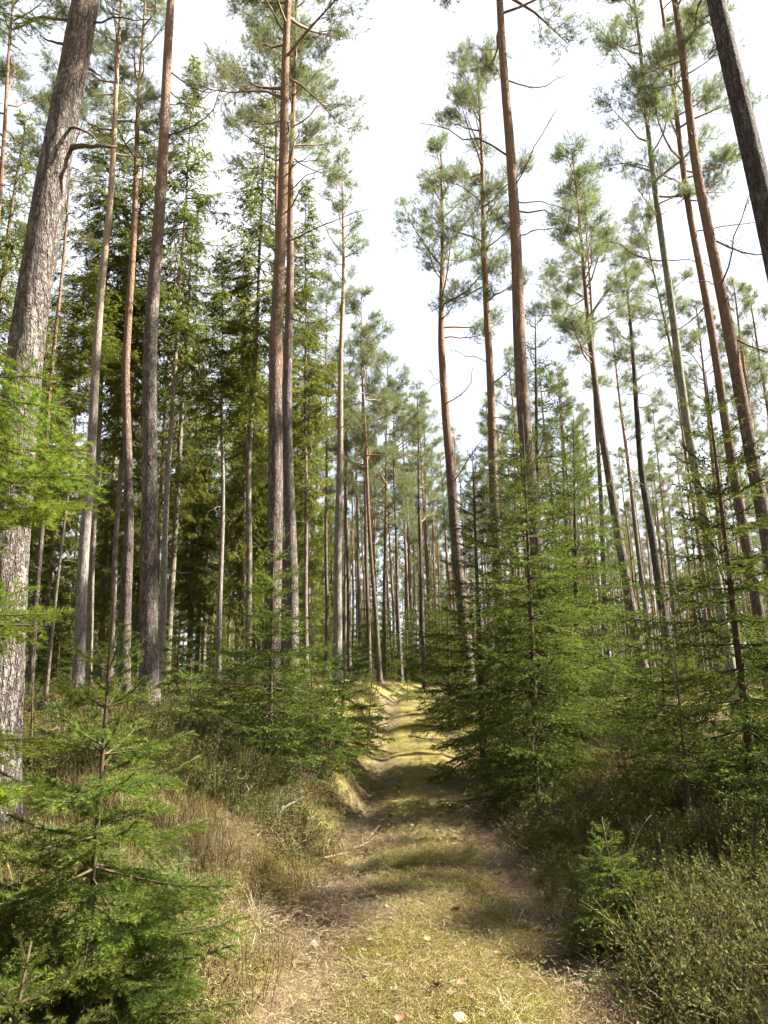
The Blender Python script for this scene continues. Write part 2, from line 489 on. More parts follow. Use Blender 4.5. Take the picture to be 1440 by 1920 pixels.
def needles(rng, P0, D, L, per_m, nlen, nw, sag=0.0, ang=(45, 75), flat=0.55, up=0.25, vbase=None, vtip=0.25, minimum=3):
    """needle triangles set along many straight shoots at once"""
    P0 = np.asarray(P0, float); D = np.asarray(D, float); L = np.asarray(L, float)
    D = D / (np.linalg.norm(D, axis=1)[:, None] + 1e-9)
    cnt = np.maximum(minimum, (L * per_m).astype(int))
    idx = np.repeat(np.arange(len(L)), cnt)
    N = len(idx)
    t = rng.random(N) ** 0.85
    d = D[idx]
    s, u = perp(d)
    pos = P0[idx] + d * (L[idx] * t)[:, None]
    pos[:, 2] -= sag * L[idx] * t * t
    th = np.radians(rng.uniform(ang[0], ang[1], N)) * (1 - 0.35 * t ** 3)
    ph = rng.uniform(0, 2 * np.pi, N)
    cs, sn = np.cos(ph), np.sin(ph) * (1 - flat) + up
    r = s * cs[:, None] + u * sn[:, None]
    r /= np.linalg.norm(r, axis=1)[:, None] + 1e-9
    nd = d * np.cos(th)[:, None] + r * np.sin(th)[:, None]
    ln = nlen * rng.uniform(0.7, 1.15, N)
    wv = np.cross(nd, rng.normal(size=(N, 3))); wv /= np.linalg.norm(wv, axis=1)[:, None] + 1e-9
    wv *= nw * 0.5
    V = np.empty((N, 3, 3))
    V[:, 0] = pos - wv; V[:, 1] = pos + wv; V[:, 2] = pos + nd * ln[:, None]
    base = rng.uniform(0.25, 0.55, len(L)) if vbase is None else np.broadcast_to(vbase, (len(L),))
    v = np.clip(base[idx] + rng.normal(0, 0.12, N) + vtip * t, 0.07, 1)
    return V.reshape(-1, 3), np.arange(N * 3).reshape(-1, 3), np.repeat(v, 3)

def obj(name, mesh, parent=None, loc=None, rot=None, scale=None):
    o = bpy.data.objects.new(name, mesh)
    COL.objects.link(o)
    if parent is not None:
        o.parent = parent
    if loc is not None:
        o.location = loc
    if rot is not None:
        o.rotation_euler = rot
    if scale is not None:
        o.scale = scale if not np.isscalar(scale) else (scale,) * 3
    return o

def tag(o, label, cat, group=None, kind=None):
    if label: o['label'] = label
    if cat: o['category'] = cat
    if group: o['group'] = group
    if kind: o['kind'] = kind
    return o

def thing(name, label, cat, loc, rotz=0.0, group=None):
    o = bpy.data.objects.new(name, None)
    o.empty_display_size = 0.2
    COL.objects.link(o)
    o.location = loc
    o.rotation_euler = (0, 0, rotz)
    return tag(o, label, cat, group)

# ------------------------------------------------------------------ ground, path, terrain
def axis_grid(pts):
    out = []
    for (a, b, st) in pts:
        out.append(np.arange(a, b - 1e-6, st))
    out.append(np.array([pts[-1][1]]))
    return np.concatenate(out)

def moss_amount(x, y):
    d = x - path_x(y)
    strip = 0.85 * np.exp(-(np.abs(d - 0.02) / 0.62) ** 4) + 0.7 * np.exp(-((np.abs(d) - 1.25) / 0.33) ** 2)
    off = sstep(1.0, 1.6, np.abs(d)) * 0.5
    return np.clip(strip + off + 0.62 * (vnoise(x * 1.1, y * 0.8, 21) - 0.52) + 0.6 * (vnoise(x * 3.1, y * 2.3, 22) - 0.5), 0, 1)

def grid_mesh(name, X, Y, Z, mat, extra):
    ny, nx = X.shape
    V = np.stack([X, Y, Z], -1).reshape(-1, 3)
    i = np.arange(ny - 1)[:, None] * nx; j = np.arange(nx - 1)[None]
    q = np.stack([i + j, i + j + 1, i + nx + j + 1, i + nx + j], -1).reshape(-1, 4)
    T = np.concatenate([q[:, [0, 1, 2]], q[:, [0, 2, 3]]])
    return mk_mesh(name, V, T, [mat], smooth=True, extra=extra)

gx = axis_grid([(-600, -120, 60), (-120, -30, 6), (-30, -10, 0.8), (-10, 10, 0.13), (10, 30, 0.8), (30, 120, 6), (120, 600, 60)])
gy = axis_grid([(-300, -30, 30), (-30, 0, 2.5), (0, 22, 0.13), (22, 45, 0.4), (45, 130, 4), (130, 900, 55)])
GX, GY = np.meshgrid(gx, gy)
GZ = terrain(GX, GY)
under = (1 - sstep(0.95, 1.12, np.abs(GX - path_x(GY)))) * (GY < 44)
ground = obj('forest_ground', grid_mesh('forest_ground', GX, GY, GZ - 0.06 * under, M['ground'], {'moss': moss_amount(GX, GY).ravel()}))
ground['kind'] = 'structure'

ps = axis_grid([(-6, 1, 0.3), (1, 16, 0.035), (16, 43, 0.1)])
pt = np.linspace(-1.2, 1.2, 70)
PT, PS = np.meshgrid(pt, ps)
PX = path_x(PS) + PT
PZ = terrain(PX, PS) + 0.006 - 0.05 * sstep(1.02, 1.2, np.abs(PT)) + 0.012 * (vnoise(PX * 14, PS * 14, 31) - 0.5) * (1 - sstep(0.9, 1.1, np.abs(PT)))
path = obj('path', grid_mesh('path', PX, PS, PZ, M['path'], {'moss': moss_amount(PX, PS).ravel()}))
path['kind'] = 'structure'

# ------------------------------------------------------------------ spruce branches
def spruce_branch(rng, L, per_m, nlen, nw, wood_seg=4, spacing=0.06, droop=0.12, third=True, side=0.5, vb=(0.2, 0.5), wr=0.010):
    """one flat spray along +x: needled axis, side shoots, and shoots on those"""
    g = Geo()
    n = 7
    t = np.linspace(0, 1, n)
    yb = rng.normal(0, 0.03)
    ax = np.stack([L * t, L * yb * t * t, L * (-droop * t + droop * 1.25 * t ** 3)], -1)
    V, T = tube(ax, wr * (0.35 + L) * (1 - 0.8 * t) + 0.0012, wood_seg)
    g.add(V, T, 1, 0.5, True)
    P0, D, LL, VB = [], [], [], []
    for i in range(1, n - 1):
        d = ax[i + 1] - ax[i]; l = np.linalg.norm(d)
        for _k in range(2):
            P0.append(ax[i]); D.append(d); LL.append(l); VB.append(rng.uniform(*vb))
    def axp(tt):
        return np.array([np.interp(tt, t, ax[:, k]) for k in range(3)])
    s = 0.14 * L + rng.uniform(0, spacing)
    k = 0
    wood = []
    while s < L * 0.97:
        tt = s / L
        for sd in (-1, 1):
            if rng.random() < 0.1:
                continue
            l2 = L * side * (0.18 + (1 - tt) ** 0.8 * min(1.0, tt * 3.0 + 0.25)) * rng.uniform(0.6, 1.1)
            l2 = max(l2, 0.03)
            a = rad(rng.uniform(42, 62))
            d = np.array([math.cos(a), sd * math.sin(a), rng.normal(-0.12, 0.2)])
            p = axp(tt)
            P0.append(p); D.append(d); LL.append(l2); VB.append(rng.uniform(*vb))
            wood.append((p, d / np.linalg.norm(d), l2))
            if third and l2 > 0.12:
                u = 0.3 * l2
                while u < l2 * 0.92:
                    for s3 in (-1, 1):
                        if rng.random() < 0.2:
                            continue
                        a3 = rad(rng.uniform(38, 60)) * s3
                        d3 = np.array([d[0] * math.cos(a3) - d[1] * math.sin(a3), d[0] * math.sin(a3) + d[1] * math.cos(a3), d[2] + rng.normal(0, 0.12)])
                        l3 = l2 * 0.5 * (1 - u / l2) * rng.uniform(0.6, 1.1) + 0.025
                        P0.append(p + d / np.linalg.norm(d) * u); D.append(d3); LL.append(l3); VB.append(rng.uniform(*vb))
                    u += spacing * 1.1
        s += spacing * rng.uniform(0.8, 1.2)
    V, T, v = needles(rng, P0, D, LL, per_m, nlen, nw, sag=0.10, vbase=np.array(VB))
    g.add(V, T, 0, v)
    for p, d, l in wood:
        e = p + d * l * 0.8; e[2] -= 0.06 * l
        V, T = tube([p, (p + e) / 2, e], [wr * 0.4 * (0.25 + l), wr * 0.28 * (0.2 + l), 0.0008], 3, cap=False)
        g.add(V, T, 1, 0.5)
    return g.arrays()

HI_BINS = [0.14, 0.28, 0.45, 0.7]
HI = {L: [spruce_branch(np.random.default_rng(100 + int(L * 100) + k), L, 820, 0.0175, 0.0026, spacing=0.034, vb=(0.25, 0.55), wr=0.0045) for k in range(3)] for L in HI_BINS}
MID_BINS = [0.25, 0.5, 0.85, 1.3]
MID = {L: [spruce_branch(np.random.default_rng(300 + int(L * 100) + k), L, 116, 0.029, 0.0115, spacing=0.07 + 0.02 * L, vb=(0.15, 0.5), wr=0.005) for k in range(3)] for L in MID_BINS}
LOW_BINS = [0.35, 0.8, 1.4]
LOWB = {L: [spruce_branch(np.random.default_rng(500 + int(L * 100) + k), L, 60, 0.05, 0.018, wr=0.005, wood_seg=3, spacing=0.11 + 0.03 * L, vb=(0.12, 0.5), third=L > 0.5) for k in range(2)] for L in LOW_BINS}

def spruce_plan(rng, H, R, start=0.06, gap=0.28, per=5, top_leader=None, droopy=0.0, inter=0.5):
    """list of (height, azimuth, elevation, length) for the branches"""
    out = []
    lead = top_leader if top_leader is not None else min(0.35, 0.12 * H)
    h = H - lead
    az0 = rng.uniform(0, 6.28)
    first = True
    while h > start * H:
        f = (H - h) / H
        n = per if not first else 4
        ln = R * min(1.0, (f / 0.75)) ** 0.8 if not first else max(lead * 0.7, 0.06)
        ln = max(ln, 0.09)
        elev = np.interp(f, [0, 0.12, 0.4, 1.0], [52, 38, 12, -14]) - droopy * f * 20
        for k in range(n):
            out.append((h + rng.normal(0, 0.015), az0 + 6.283 * k / n + rng.normal(0, 0.22), elev + rng.normal(0, 6), ln * rng.uniform(0.75, 1.12)))
        g = gap * np.interp(f, [0, 0.3, 1], [1.0, 0.9, 0.65])
        if rng.random() < inter:
            for k in range(2):
                out.append((h - g * rng.uniform(0.3, 0.7), rng.uniform(0, 6.28), elev + rng.normal(0, 8), ln * rng.uniform(0.35, 0.6)))
        az0 += 0.7 + rng.uniform(0, 0.6)
        h -= g * rng.uniform(0.85, 1.15)
        first = False
    return out

def branch_matrix(h, az, el, sc_, xy=(0, 0), twist=0.0):
    return Matrix.Translation((xy[0], xy[1], h)) @ Matrix.Rotation(az, 4, 'Z') @ Matrix.Rotation(-rad(el), 4, 'Y') @ Matrix.Rotation(twist, 4, 'X') @ Matrix.Scale(sc_, 4)

def pick(bins, L):
    b = min(bins, key=lambda q: abs(math.log(q / max(L, 0.02))))
    return b, L / b

def crown_mesh(name, rng, plan, lib, mats, lean=None, tip=None):
    g = Geo()
    bins = list(lib.keys())
    for (h, az, el, ln) in plan:
        b, s = pick(bins, ln)
        arr = lib[b][rng.integers(len(lib[b]))]
        xy = lean(h) if lean else (0, 0)
        g.add_xf(arr, branch_matrix(h, az, el, s, xy, rng.normal(0, 0.15)), rng.normal(0, 0.07))
    if tip is not None:
        H, per_m, nl, nw = tip
        h0 = max(p[0] for p in plan) - 0.05
        V, T, v = needles(rng, [(0, 0, h0)], [(0, 0, 1)], [H - h0], per_m, nl, nw, flat=0, up=0, ang=(25, 55), vbase=0.5)
        g.add(V, T, 0, v)
    return g.mesh(name, mats)

def stem_mesh(name, H, r0, mat, lean=None, seg=8, rng=None, step=0.2, flare=0.0, tip=0.003):
    n = max(6, int(H / step))
    t = np.linspace(0, 1, n)
    pts = np.stack([np.zeros(n), np.zeros(n), -0.12 + (H + 0.12) * t], -1)
    if lean:
        for i in range(n):
            x, y = lean(pts[i, 2]); pts[i, 0] = x; pts[i, 1] = y
    r = r0 * (1 - t) ** 0.85 + tip
    r = r * (1 + flare * np.exp(-pts[:, 2] / 0.25))
    V, T = tube(pts, r, seg)
    return mk_mesh(name, V, T, [mat], smooth=True)

def young_spruce(label, loc, H, R, seed, lod='mid', gap=0.3, per=5, rotz=0.0, leader=None, stem_r=None, needle='n_young', group=None, start=0.06, as_branches=False, droopy=0.0, tilt=(0, 0), inter=0.5, stem='twig'):
    rng = np.random.default_rng(seed)
    root = thing('spruce_tree', label, 'spruce', loc, rotz, group)
    root.rotation_euler = (tilt[0], tilt[1], rotz)
    plan = spruce_plan(rng, H, R, start, gap, per, leader, droopy, inter)
    r0 = stem_r or 0.009 * H + 0.006
    obj('trunk', stem_mesh('spruce_trunk', H, r0, M[stem], step=0.12), root)
    if as_branches:
        for (h, az, el, ln) in plan:
            b, s = pick(HI_BINS, ln)
            me = hi_mesh(b, int(rng.integers(3)), needle)
            o = obj('branch', me, root)
            o.matrix_basis = branch_matrix(h, az, el, s, (0, 0), rng.normal(0, 0.15))
        h0 = H - (leader or min(0.35, 0.12 * H)) * 1.02
        V, T, v = needles(rng, [(0, 0, h0)], [(0, 0, 1)], [H - h0], 260, 0.014, 0.0016, flat=0, up=0, ang=(25, 50), vbase=0.5)
        obj('leader_shoot', mk_mesh('leader_shoot', V, T, [M[needle]], v=v), root)
    else:
        lib = {'mid': MID, 'low': LOWB, 'hi': HI}[lod]
        tip = {'mid': (H, 180, 0.02, 0.0036), 'low': (H, 70, 0.04, 0.008), 'hi': (H, 300, 0.015, 0.0016)}[lod]
        obj('crown', crown_mesh('spruce_crown', rng, plan, lib, [M[needle], M['twig']], tip=tip), root)
    return root

_him = {}
def hi_mesh(b, k, needle):
    key = (b, k, needle)
    if key not in _him:
        V, T, MI, v, S = HI[b][k]
        _him[key] = mk_mesh('spruce_branch', V, T, [M[needle], M['twig']], MI, v, S)
    return _him[key]

def copy_tree(src, loc, rotz, scale=1.0, label=None, group=None):
    r = src.copy(); COL.objects.link(r)
    r.location = loc; r.rotation_euler = (src.rotation_euler[0], src.rotation_euler[1], rotz)
    r.scale = (scale,) * 3 if np.isscalar(scale) else scale
    if label: r['label'] = label
    if group: r['group'] = group
    for ch in list(src.children):
        c = ch.copy(); COL.objects.link(c); c.parent = r
    return r

# ------------------------------------------------------------------ tall trees: crowns
def pine_crown(seed, H=8.0, R=2.0, n_limb=26, dens=1.0, nlen=0.105, nw=0.0065, gappy=0.0):
    """crown of a tall pine, local z from 0 (lowest live limb) to H (tip): airy clouds of needle tufts on limbs"""
    rng = np.random.default_rng(seed)
    g = Geo()
    P0, D, VB = [], [], []
    for i in range(n_limb):
        f = (i + rng.random()) / n_limb
        if gappy and rng.random() < gappy * (1 - f):
            continue
        z = H * f * 0.97
        ln = R * (np.interp(f, [0, 0.15, 0.45, 0.8, 1.0], [0.75, 1.0, 0.95, 0.6, 0.18])) * rng.uniform(0.55, 1.15)
        az = rng.uniform(0, 6.283)
        el = np.interp(f, [0, 0.4, 1], [5, 22, 60]) + rng.normal(0, 12)
        n = 6
        p = np.zeros((n, 3)); p[0] = (0, 0, z)
        e, a = el, az
        for k in range(1, n):
            e += rng.normal(3.5, 9); a += rng.normal(0, 0.16)
            st = ln / (n - 1)
            p[k] = p[k - 1] + st * np.array([math.cos(a) * math.cos(rad(e)), math.sin(a) * math.cos(rad(e)), math.sin(rad(e))])
        r0 = 0.010 + 0.013 * ln
        V, T = tube(p, np.linspace(r0, 0.005, n), 4)
        g.add(V, T, 1, 0.5, True)
        ns = int((7 + 6 * ln) * dens)
        for s in range(ns):
            tt = rng.uniform(0.32, 1.0) ** 0.8
            q = np.array([np.interp(tt * (n - 1), range(n), p[:, c]) for c in range(3)])
            a2 = a + rng.choice([-1, 1]) * rng.uniform(0.3, 1.3)
            e2 = rng.normal(20, 16)
            l2 = (0.22 + 0.30 * ln * (1.15 - tt)) * rng.uniform(0.6, 1.3)
            d2 = np.array([math.cos(a2) * math.cos(rad(e2)), math.sin(a2) * math.cos(rad(e2)), math.sin(rad(e2))])
            end = q + d2 * l2
            V, T = tube([q, q + d2 * l2 * 0.5 + rng.normal(0, 0.02, 3), end], [0.007, 0.005, 0.003], 3, cap=False)
            g.add(V, T, 1, 0.5)
            vb = rng.uniform(0.15, 0.6)
            nt_ = int((6 + 11 * l2) * dens) + 1
            for k in range(nt_):
                u = rng.uniform(0.35, 1.05)
                P0.append(q + d2 * l2 * u + rng.normal(0, 0.07, 3) * np.array([1, 1, 0.6]))
                dd = d2 * 0.7 + rng.normal(0, 0.55, 3) + np.array([0, 0, 0.45])
                D.append(dd); VB.append(vb)
    # leader
    for k in range(int(14 * dens)):
        P0.append(np.array([0, 0, H * rng.uniform(0.9, 1.0)]) + rng.normal(0, 0.12, 3)); D.append(rng.normal(0, 0.5, 3) + [0, 0, 0.8]); VB.append(0.5)
    LL = np.full(len(P0), 0.13) * rng.uniform(0.7, 1.3, len(P0))
    V, T, v = needles(rng, P0, D, LL, 150, nlen, nw, ang=(20, 70), flat=0, up=0, vbase=np.array(VB), vtip=0.1)
    g.add(V, T, 0, v)
    return g

def old_spruce_crown(seed, H=18.0, R=2.2, dens=1.0, skirt=0.15):
    """tall spruce crown, local z from 0 to H: sagging limbs hung with drooping sprays"""
    rng = np.random.default_rng(seed)
    g = Geo()
    P0, D, LL, VB = [], [], [], []
    z = 0.0
    while z < H * 0.985:
        f = z / H
        ln0 = R * np.interp(f, [0, 0.12, 0.35, 0.8, 1.0], [0.5, 0.95, 1.0, 0.42, 0.05])
        for k in range(int(rng.integers(3, 6))):
            ln = max(0.15, ln0 * rng.uniform(0.6, 1.15))
            az = rng.uniform(0, 6.283)
            el = np.interp(f, [0, 0.5, 0.85, 1], [-28, -12, 15, 55]) + rng.normal(0, 7)
            n = 6
            t = np.linspace(0, 1, n)
            rr = ln * t
            zz = z + ln * (math.tan(rad(el)) * t * 0.8 + 0.22 * t ** 3) + rng.normal(0, 0.05)
            p = np.stack([rr * math.cos(az), rr * math.sin(az), zz], -1)
            V, T = tube(p, np.linspace(0.008 + 0.008 * ln, 0.003, n), 3, cap=False)
            g.add(V, T, 1, 0.5)
            vb = np.clip(rng.normal(0.35, 0.14), 0.08, 0.8)
            m = int((7 + 11 * ln) * dens)
            for j in range(m):
                u = rng.uniform(0.12, 1.0)
                q = np.array([np.interp(u, t, p[:, c]) for c in range(3)])
                sd = rng.choice([-1, 1])
                a2 = az + sd * rng.uniform(0.5, 1.3)
                hang = rng.uniform(0.3, 1.3) * np.interp(f, [0, 0.7, 1], [1, 0.7, 0.1])
                d = np.array([math.cos(a2), math.sin(a2), -hang])
                l = (0.14 + 0.30 * ln * 0.5 * (1.2 - u)) * rng.uniform(0.6, 1.25)
                P0.append(q); D.append(d); LL.append(l); VB.append(vb)
                if l > 0.25:
                    dn = d / np.linalg.norm(d)
                    for w in range(2):
                        P0.append(q + dn * l * rng.uniform(0.3, 0.8)); D.append(d + rng.normal(0, 0.6, 3) + [0, 0, -0.4]); LL.append(l * 0.55); VB.append(vb)
        z += np.interp(f, [0, 1], [0.36, 0.22]) * rng.uniform(0.7, 1.3)
    V, T, v = needles(rng, P0, D, LL, 48, 0.08, 0.030, sag=0.25, ang=(25, 65), flat=0.2, up=0.0, vbase=np.array(VB), vtip=0.2)
    g.add(V, T, 0, v)
    return g

PINE_CROWNS = []
for k, (h, r, nl, de, gp) in enumerate([(8.0, 2.1, 30, 1.0, 0.0), (9.0, 1.9, 28, 0.95, 0.1), (7.0, 1.7, 26, 1.05, 0.0), (10.0, 1.8, 34, 0.85, 0.2), (6.5, 2.2, 22, 1.0, 0.0), (8.5, 1.5, 30, 0.9, 0.1)]):
    PINE_CROWNS.append((pine_crown(900 + k, h, r, nl, de, gappy=gp).mesh('pine_crown', [M['n_pine'], M['limb']]), h))
OLD_SPRUCE = []
for k, (h, r, de) in enumerate([(17.0, 2.1, 1.0), (19.0, 2.4, 0.95), (15.0, 1.8, 1.0), (18.0, 1.7, 1.1)]):
    OLD_SPRUCE.append((old_spruce_crown(950 + k, h, r, de).mesh('spruce_crown', [M['n_old'], M['twig']]), h))

def dead_branch_mesh(rng, L, r0):
    g = Geo()
    n = 7
    p = np.zeros((n, 3)); a, e = 0.0, rng.normal(-5, 14)
    for k in range(1, n):
        a += rng.normal(0, 0.28); e += rng.normal(3, 15)
        p[k] = p[k - 1] + L / (n - 1) * np.array([math.cos(a) * math.cos(rad(e)), math.sin(a) * math.cos(rad(e)), math.sin(rad(e))])
    V, T = tube(p, np.linspace(r0, r0 * 0.3, n), 5)
    g.add(V, T, 0, 0.5, True)
    for k in range(int(L * 5)):
        i = rng.integers(1, n - 1)
        d = rng.normal(0, 0.6, 3) + [0.6, 0, 0.1]
        d /= np.linalg.norm(d)
        l = rng.uniform(0.12, 0.35) * L
        q = p[i] + (p[i + 1] - p[i]) * rng.random()
        V, T = tube([q, q + d * l * 0.5 + rng.normal(0, 0.03, 3), q + d * l], [r0 * 0.35, r0 * 0.25, 0.0015], 3)
        g.add(V, T, 0, 0.5)
    return g.mesh('dead_branch', [M['dead']])

_dr = np.random.default_rng(41)
DEAD = [dead_branch_mesh(_dr, L, r) for L, r in [(0.5, 0.016), (0.8, 0.014), (1.1, 0.016), (1.5, 0.018), (0.3, 0.02), (1.9, 0.017)]]
def catmull(ctrl, zs):
    ctrl = np.array(ctrl)
    o = np.argsort(ctrl[:, 2]); ctrl = ctrl[o]
    x = np.interp(zs, ctrl[:, 2], ctrl[:, 0]); y = np.interp(zs, ctrl[:, 2], ctrl[:, 1])
    return x, y

def tall_tree(kind, label, px, Y, d_px, H, bark, crown_y, crown_k, crown_R=1.0, n_dead=5, seed=0, seg=14, step=0.25, d_ref=None, group=None, dead_range=(3.0, None), dead_list=(), bark_rough=0.0, name=None, crown_mat=None, taper=0.75):
    """px: pixels along the trunk (bottom to top) seen Y metres away; extended down to the ground and up to H"""
    rng = np.random.default_rng(seed + 5000)
    pts = [at(x, y, Y) for x, y in px]
    d0 = pts[1] - pts[0]
    # down to the ground
    x0, y0 = pts[0][0], pts[0][1]
    for _ in range(6):
        zg = tz(x0, y0)
        s = (zg - pts[0][2]) / d0[2]
        x0 = pts[0][0] + d0[0] * s * 0.9
    base = np.array([x0, y0, tz(x0, y0)])
    dT = pts[-1] - pts[-2]
    top = pts[-1] + dT * ((base[2] + H - pts[-1][2]) / dT[2]) * np.array([0.75, 0.75, 1.0])
    top[2] = base[2] + H
    ctrl = np.array([base] + [p for p in pts if p[2] > base[2] + 0.3] + [top]) - base
    zs = np.arange(-0.25, H, step); zs = np.append(zs, H)
    cx, cy = catmull(ctrl, zs)
    ker = np.array([0.25, 0.5, 0.25])
    for _ in range(int(max(2, 0.8 / step))):
        cx[1:-1] = np.convolve(cx, ker, 'valid'); cy[1:-1] = np.convolve(cy, ker, 'valid')
    cx = cx + 0.02 * np.sin(zs * 0.9 + seed) * sstep(0, 3, zs)
    # radius from the width it shows at d_ref (pixel y), tapering to the top
    yref = d_ref if d_ref is not None else px[0][1]
    k = min(range(len(px)), key=lambda i: abs(px[i][1] - yref))
    pr = pts[k]
    depth = float((pr - np.array([0, 0, EYE])) @ np.array(CAM_ROT.to_3x3() @ Vector((0, 0, -1))))
    rref = 0.46 * d_px / F * depth
    zr = max(0.0, pr[2] - base[2])
    prof = lambda z: (1 - np.clip(z, 0, H) / H * 0.96) ** taper
    r = rref * prof(zs) / prof(np.array(zr))
    r = r * (1 + 0.45 * np.exp(-np.clip(zs, 0, 9) / 0.28))
    r = np.maximum(r, 0.006)
    wob = None
    th = np.linspace(0, 2 * np.pi, seg, endpoint=False)
    if bark_rough > 0:
        A, B = np.meshgrid(th, zs)
        u = np.cos(A) * 1.0; v_ = np.sin(A)
        n1 = vnoise(A * 5.1, B * 5.0 + 3 * vnoise(A * 3, B * 2, 71), 72); n2 = vnoise(A * 10, B * 13, 73)
        fade = 1 - 0.75 * sstep(4, 8, B)
        wob = 1 + bark_rough * fade * ((np.abs(n1 - 0.5) * 2) ** 0.6 - 0.5) + 0.5 * bark_rough * fade * (n2 - 0.5)
    else:
        A, B = np.meshgrid(th, zs)
        wob = 1 + 0.05 * (vnoise(A * 1.3 + seed, B * 0.7, 74) - 0.5)
    V, T = tube(np.stack([cx, cy, zs], -1), r, seg, wob=wob)
    root = thing(name or ('pine_tree' if kind == 'pine' else 'spruce_tree'), label, kind, base, 0, group)
    obj('trunk', mk_mesh('trunk', V, T, [M[bark]], smooth=True), root)
    # crown
    cz = crown_y if crown_y < 60 else at(px[-1][0], crown_y, Y)[2] - base[2]
    cz = float(np.clip(cz, 0.5, H - 2))
    lib = PINE_CROWNS if kind == 'pine' else OLD_SPRUCE
    me, ch = lib[crown_k % len(lib)]
    x0 = np.interp(cz, zs, cx); y0 = np.interp(cz, zs, cy); x1 = np.interp(H, zs, cx); y1 = np.interp(H, zs, cy)
    sz = (H + 0.15 - cz) / ch
    c = obj('crown', me, root)
    shear = Matrix.Identity(4)
    shear[0][2] = (x1 - x0) / (H - cz); shear[1][2] = (y1 - y0) / (H - cz)
    c.matrix_basis = Matrix.Translation((x0, y0, cz)) @ Matrix.Rotation(math.atan2(x1 - x0, H - cz), 4, 'Y') @ Matrix.Rotation(-math.atan2(y1 - y0, H - cz), 4, 'X') @ Matrix.Rotation(rng.uniform(0, 6.28), 4, 'Z') @ Matrix.Diagonal((crown_R, crown_R, sz, 1))
    # dead branches
    hi = dead_range[1] or cz + 2.0
    for i in range(n_dead):
        z = rng.uniform(dead_range[0], hi)
        az = rng.uniform(0, 6.283)
        b = obj('dead_branch', DEAD[rng.integers(len(DEAD))], root)
        rr = np.interp(z, zs, r) * 0.8
        b.matrix_basis = Matrix.Translation((np.interp(z, zs, cx) + rr * math.cos(az), np.interp(z, zs, cy) + rr * math.sin(az), z)) @ Matrix.Rotation(az, 4, 'Z') @ Matrix.Rotation(-rad(rng.normal(12, 18)), 4, 'Y') @ Matrix.Scale(rng.uniform(0.7, 1.2), 4)
    for (pyx, az, el, k, s) in dead_list:
        z = at(px[-1][0], pyx, Y)[2] - base[2]
        b = obj('dead_branch', DEAD[k], root)
        rr = np.interp(z, zs, r) * 0.8
        b.matrix_basis = Matrix.Translation((np.interp(z, zs, cx) + rr * math.cos(rad(az)), np.interp(z, zs, cy) + rr * math.sin(rad(az)), z)) @ Matrix.Rotation(rad(az), 4, 'Z') @ Matrix.Rotation(-rad(el), 4, 'Y') @ Matrix.Scale(s, 4)
    TREES.append((base[0], base[1]))
    return root

TREES = []
G_L = 'tall trees standing on the left bank'
G_R = 'tall pines standing right of the path'
# left of the path
tall_tree('pine', 'thick leaning pine trunk with cracked plated bark cut by the left edge', [(0, 1300), (8, 1130), (30, 860), (55, 640), (102, 320), (157, 0)], 6.0, 68, 21.5, 'bark_pine', 12.5, 0, 1.2, 0, 1, 40, 0.035, 640, G_L, bark_rough=0.09,
          dead_list=[(278, -5, 12, 4, 1.5), (248, -30, 5, 0, 1.0), (45, -10, 5, 1, 0.8), (38, 175, 35, 0, 1.1), (115, 40, 5, 4, 0.7), (90, -160, 20, 4, 0.8)])
tall_tree('pine', 'thin orange pine at the top left corner behind the leaning trunk', [(-40, 1150), (-5, 420), (22, 40)], 17.0, 17, 22, 'bark_red', 13.0, 1, 1.0, 6, 2, group=G_L)
tall_tree('pine', 'pale smooth trunk forking high up, second tall trunk from the left edge', [(146, 1290), (160, 1000), (178, 700), (204, 400), (216, 200)], 15.5, 21, 20.0, 'bark_pale', 12.5, 2, 0.9, 4, 3, d_ref=1000, group=G_L, dead_range=(8, 13))
tall_tree('pine', 'slim pinkish pine between the pale trunk and the thick grey one', [(233, 1300), (240, 1000), (237, 700), (262, 170)], 16.5, 20, 20.0, 'bark_red', 13.0, 3, 0.95, 5, 4, d_ref=1000, group=G_L, dead_range=(9, 14))
tall_tree('pine', 'straight pine, grey below and orange above, on the crest of the left bank', [(280, 1305), (277, 1000), (284, 640), (303, 300), (322, 0)], 13.0, 33, 22.5, 'bark_pine', 15.0, 4, 1.0, 4, 5, seg=24, step=0.08, d_ref=1000, group=G_L, bark_rough=0.05, dead_range=(9, 15),
          dead_list=[(440, -10, 12, 1, 1.2), (525, 5, 30, 1, 1.0), (255, -10, 42, 3, 1.1), (195, 0, 5, 1, 0.9)])
tall_tree('spruce', 'dark slender trunk seen left of the slim pinkish pine', [(205, 1285), (215, 1050), (226, 900)], 22, 13, 19, 'bark_spruce', 7.0, 0, 0.9, 3, 6, group=G_L)
tall_tree('spruce', 'slender pale trunk close behind the straight grey pine', [(300, 1285), (316, 860), (331, 640)], 21, 14, 20, 'bark_pale', 8.0, 2, 0.9, 4, 7, group=G_L)
tall_tree('spruce', 'dim slender trunk half hidden behind the pale forking trunk', [(165, 1275), (178, 950)], 21, 14, 19, 'bark_spruce', 8.0, 1, 0.9, 3, 8, group=G_L)
tall_tree('spruce', 'very thin leaning stem in the dark behind the thick leaning pine', [(90, 1265), (118, 1010)], 18, 7, 11, 'bark_spruce', 7.0, 3, 0.6, 3, 9, group=G_L)
tall_tree('pine', 'reddish pine trunk showing just right of the thick leaning pine', [(70, 1100), (93, 750), (122, 440)], 19, 11, 20, 'bark_red', 12, 5, 1.0, 5, 10, group=G_L)
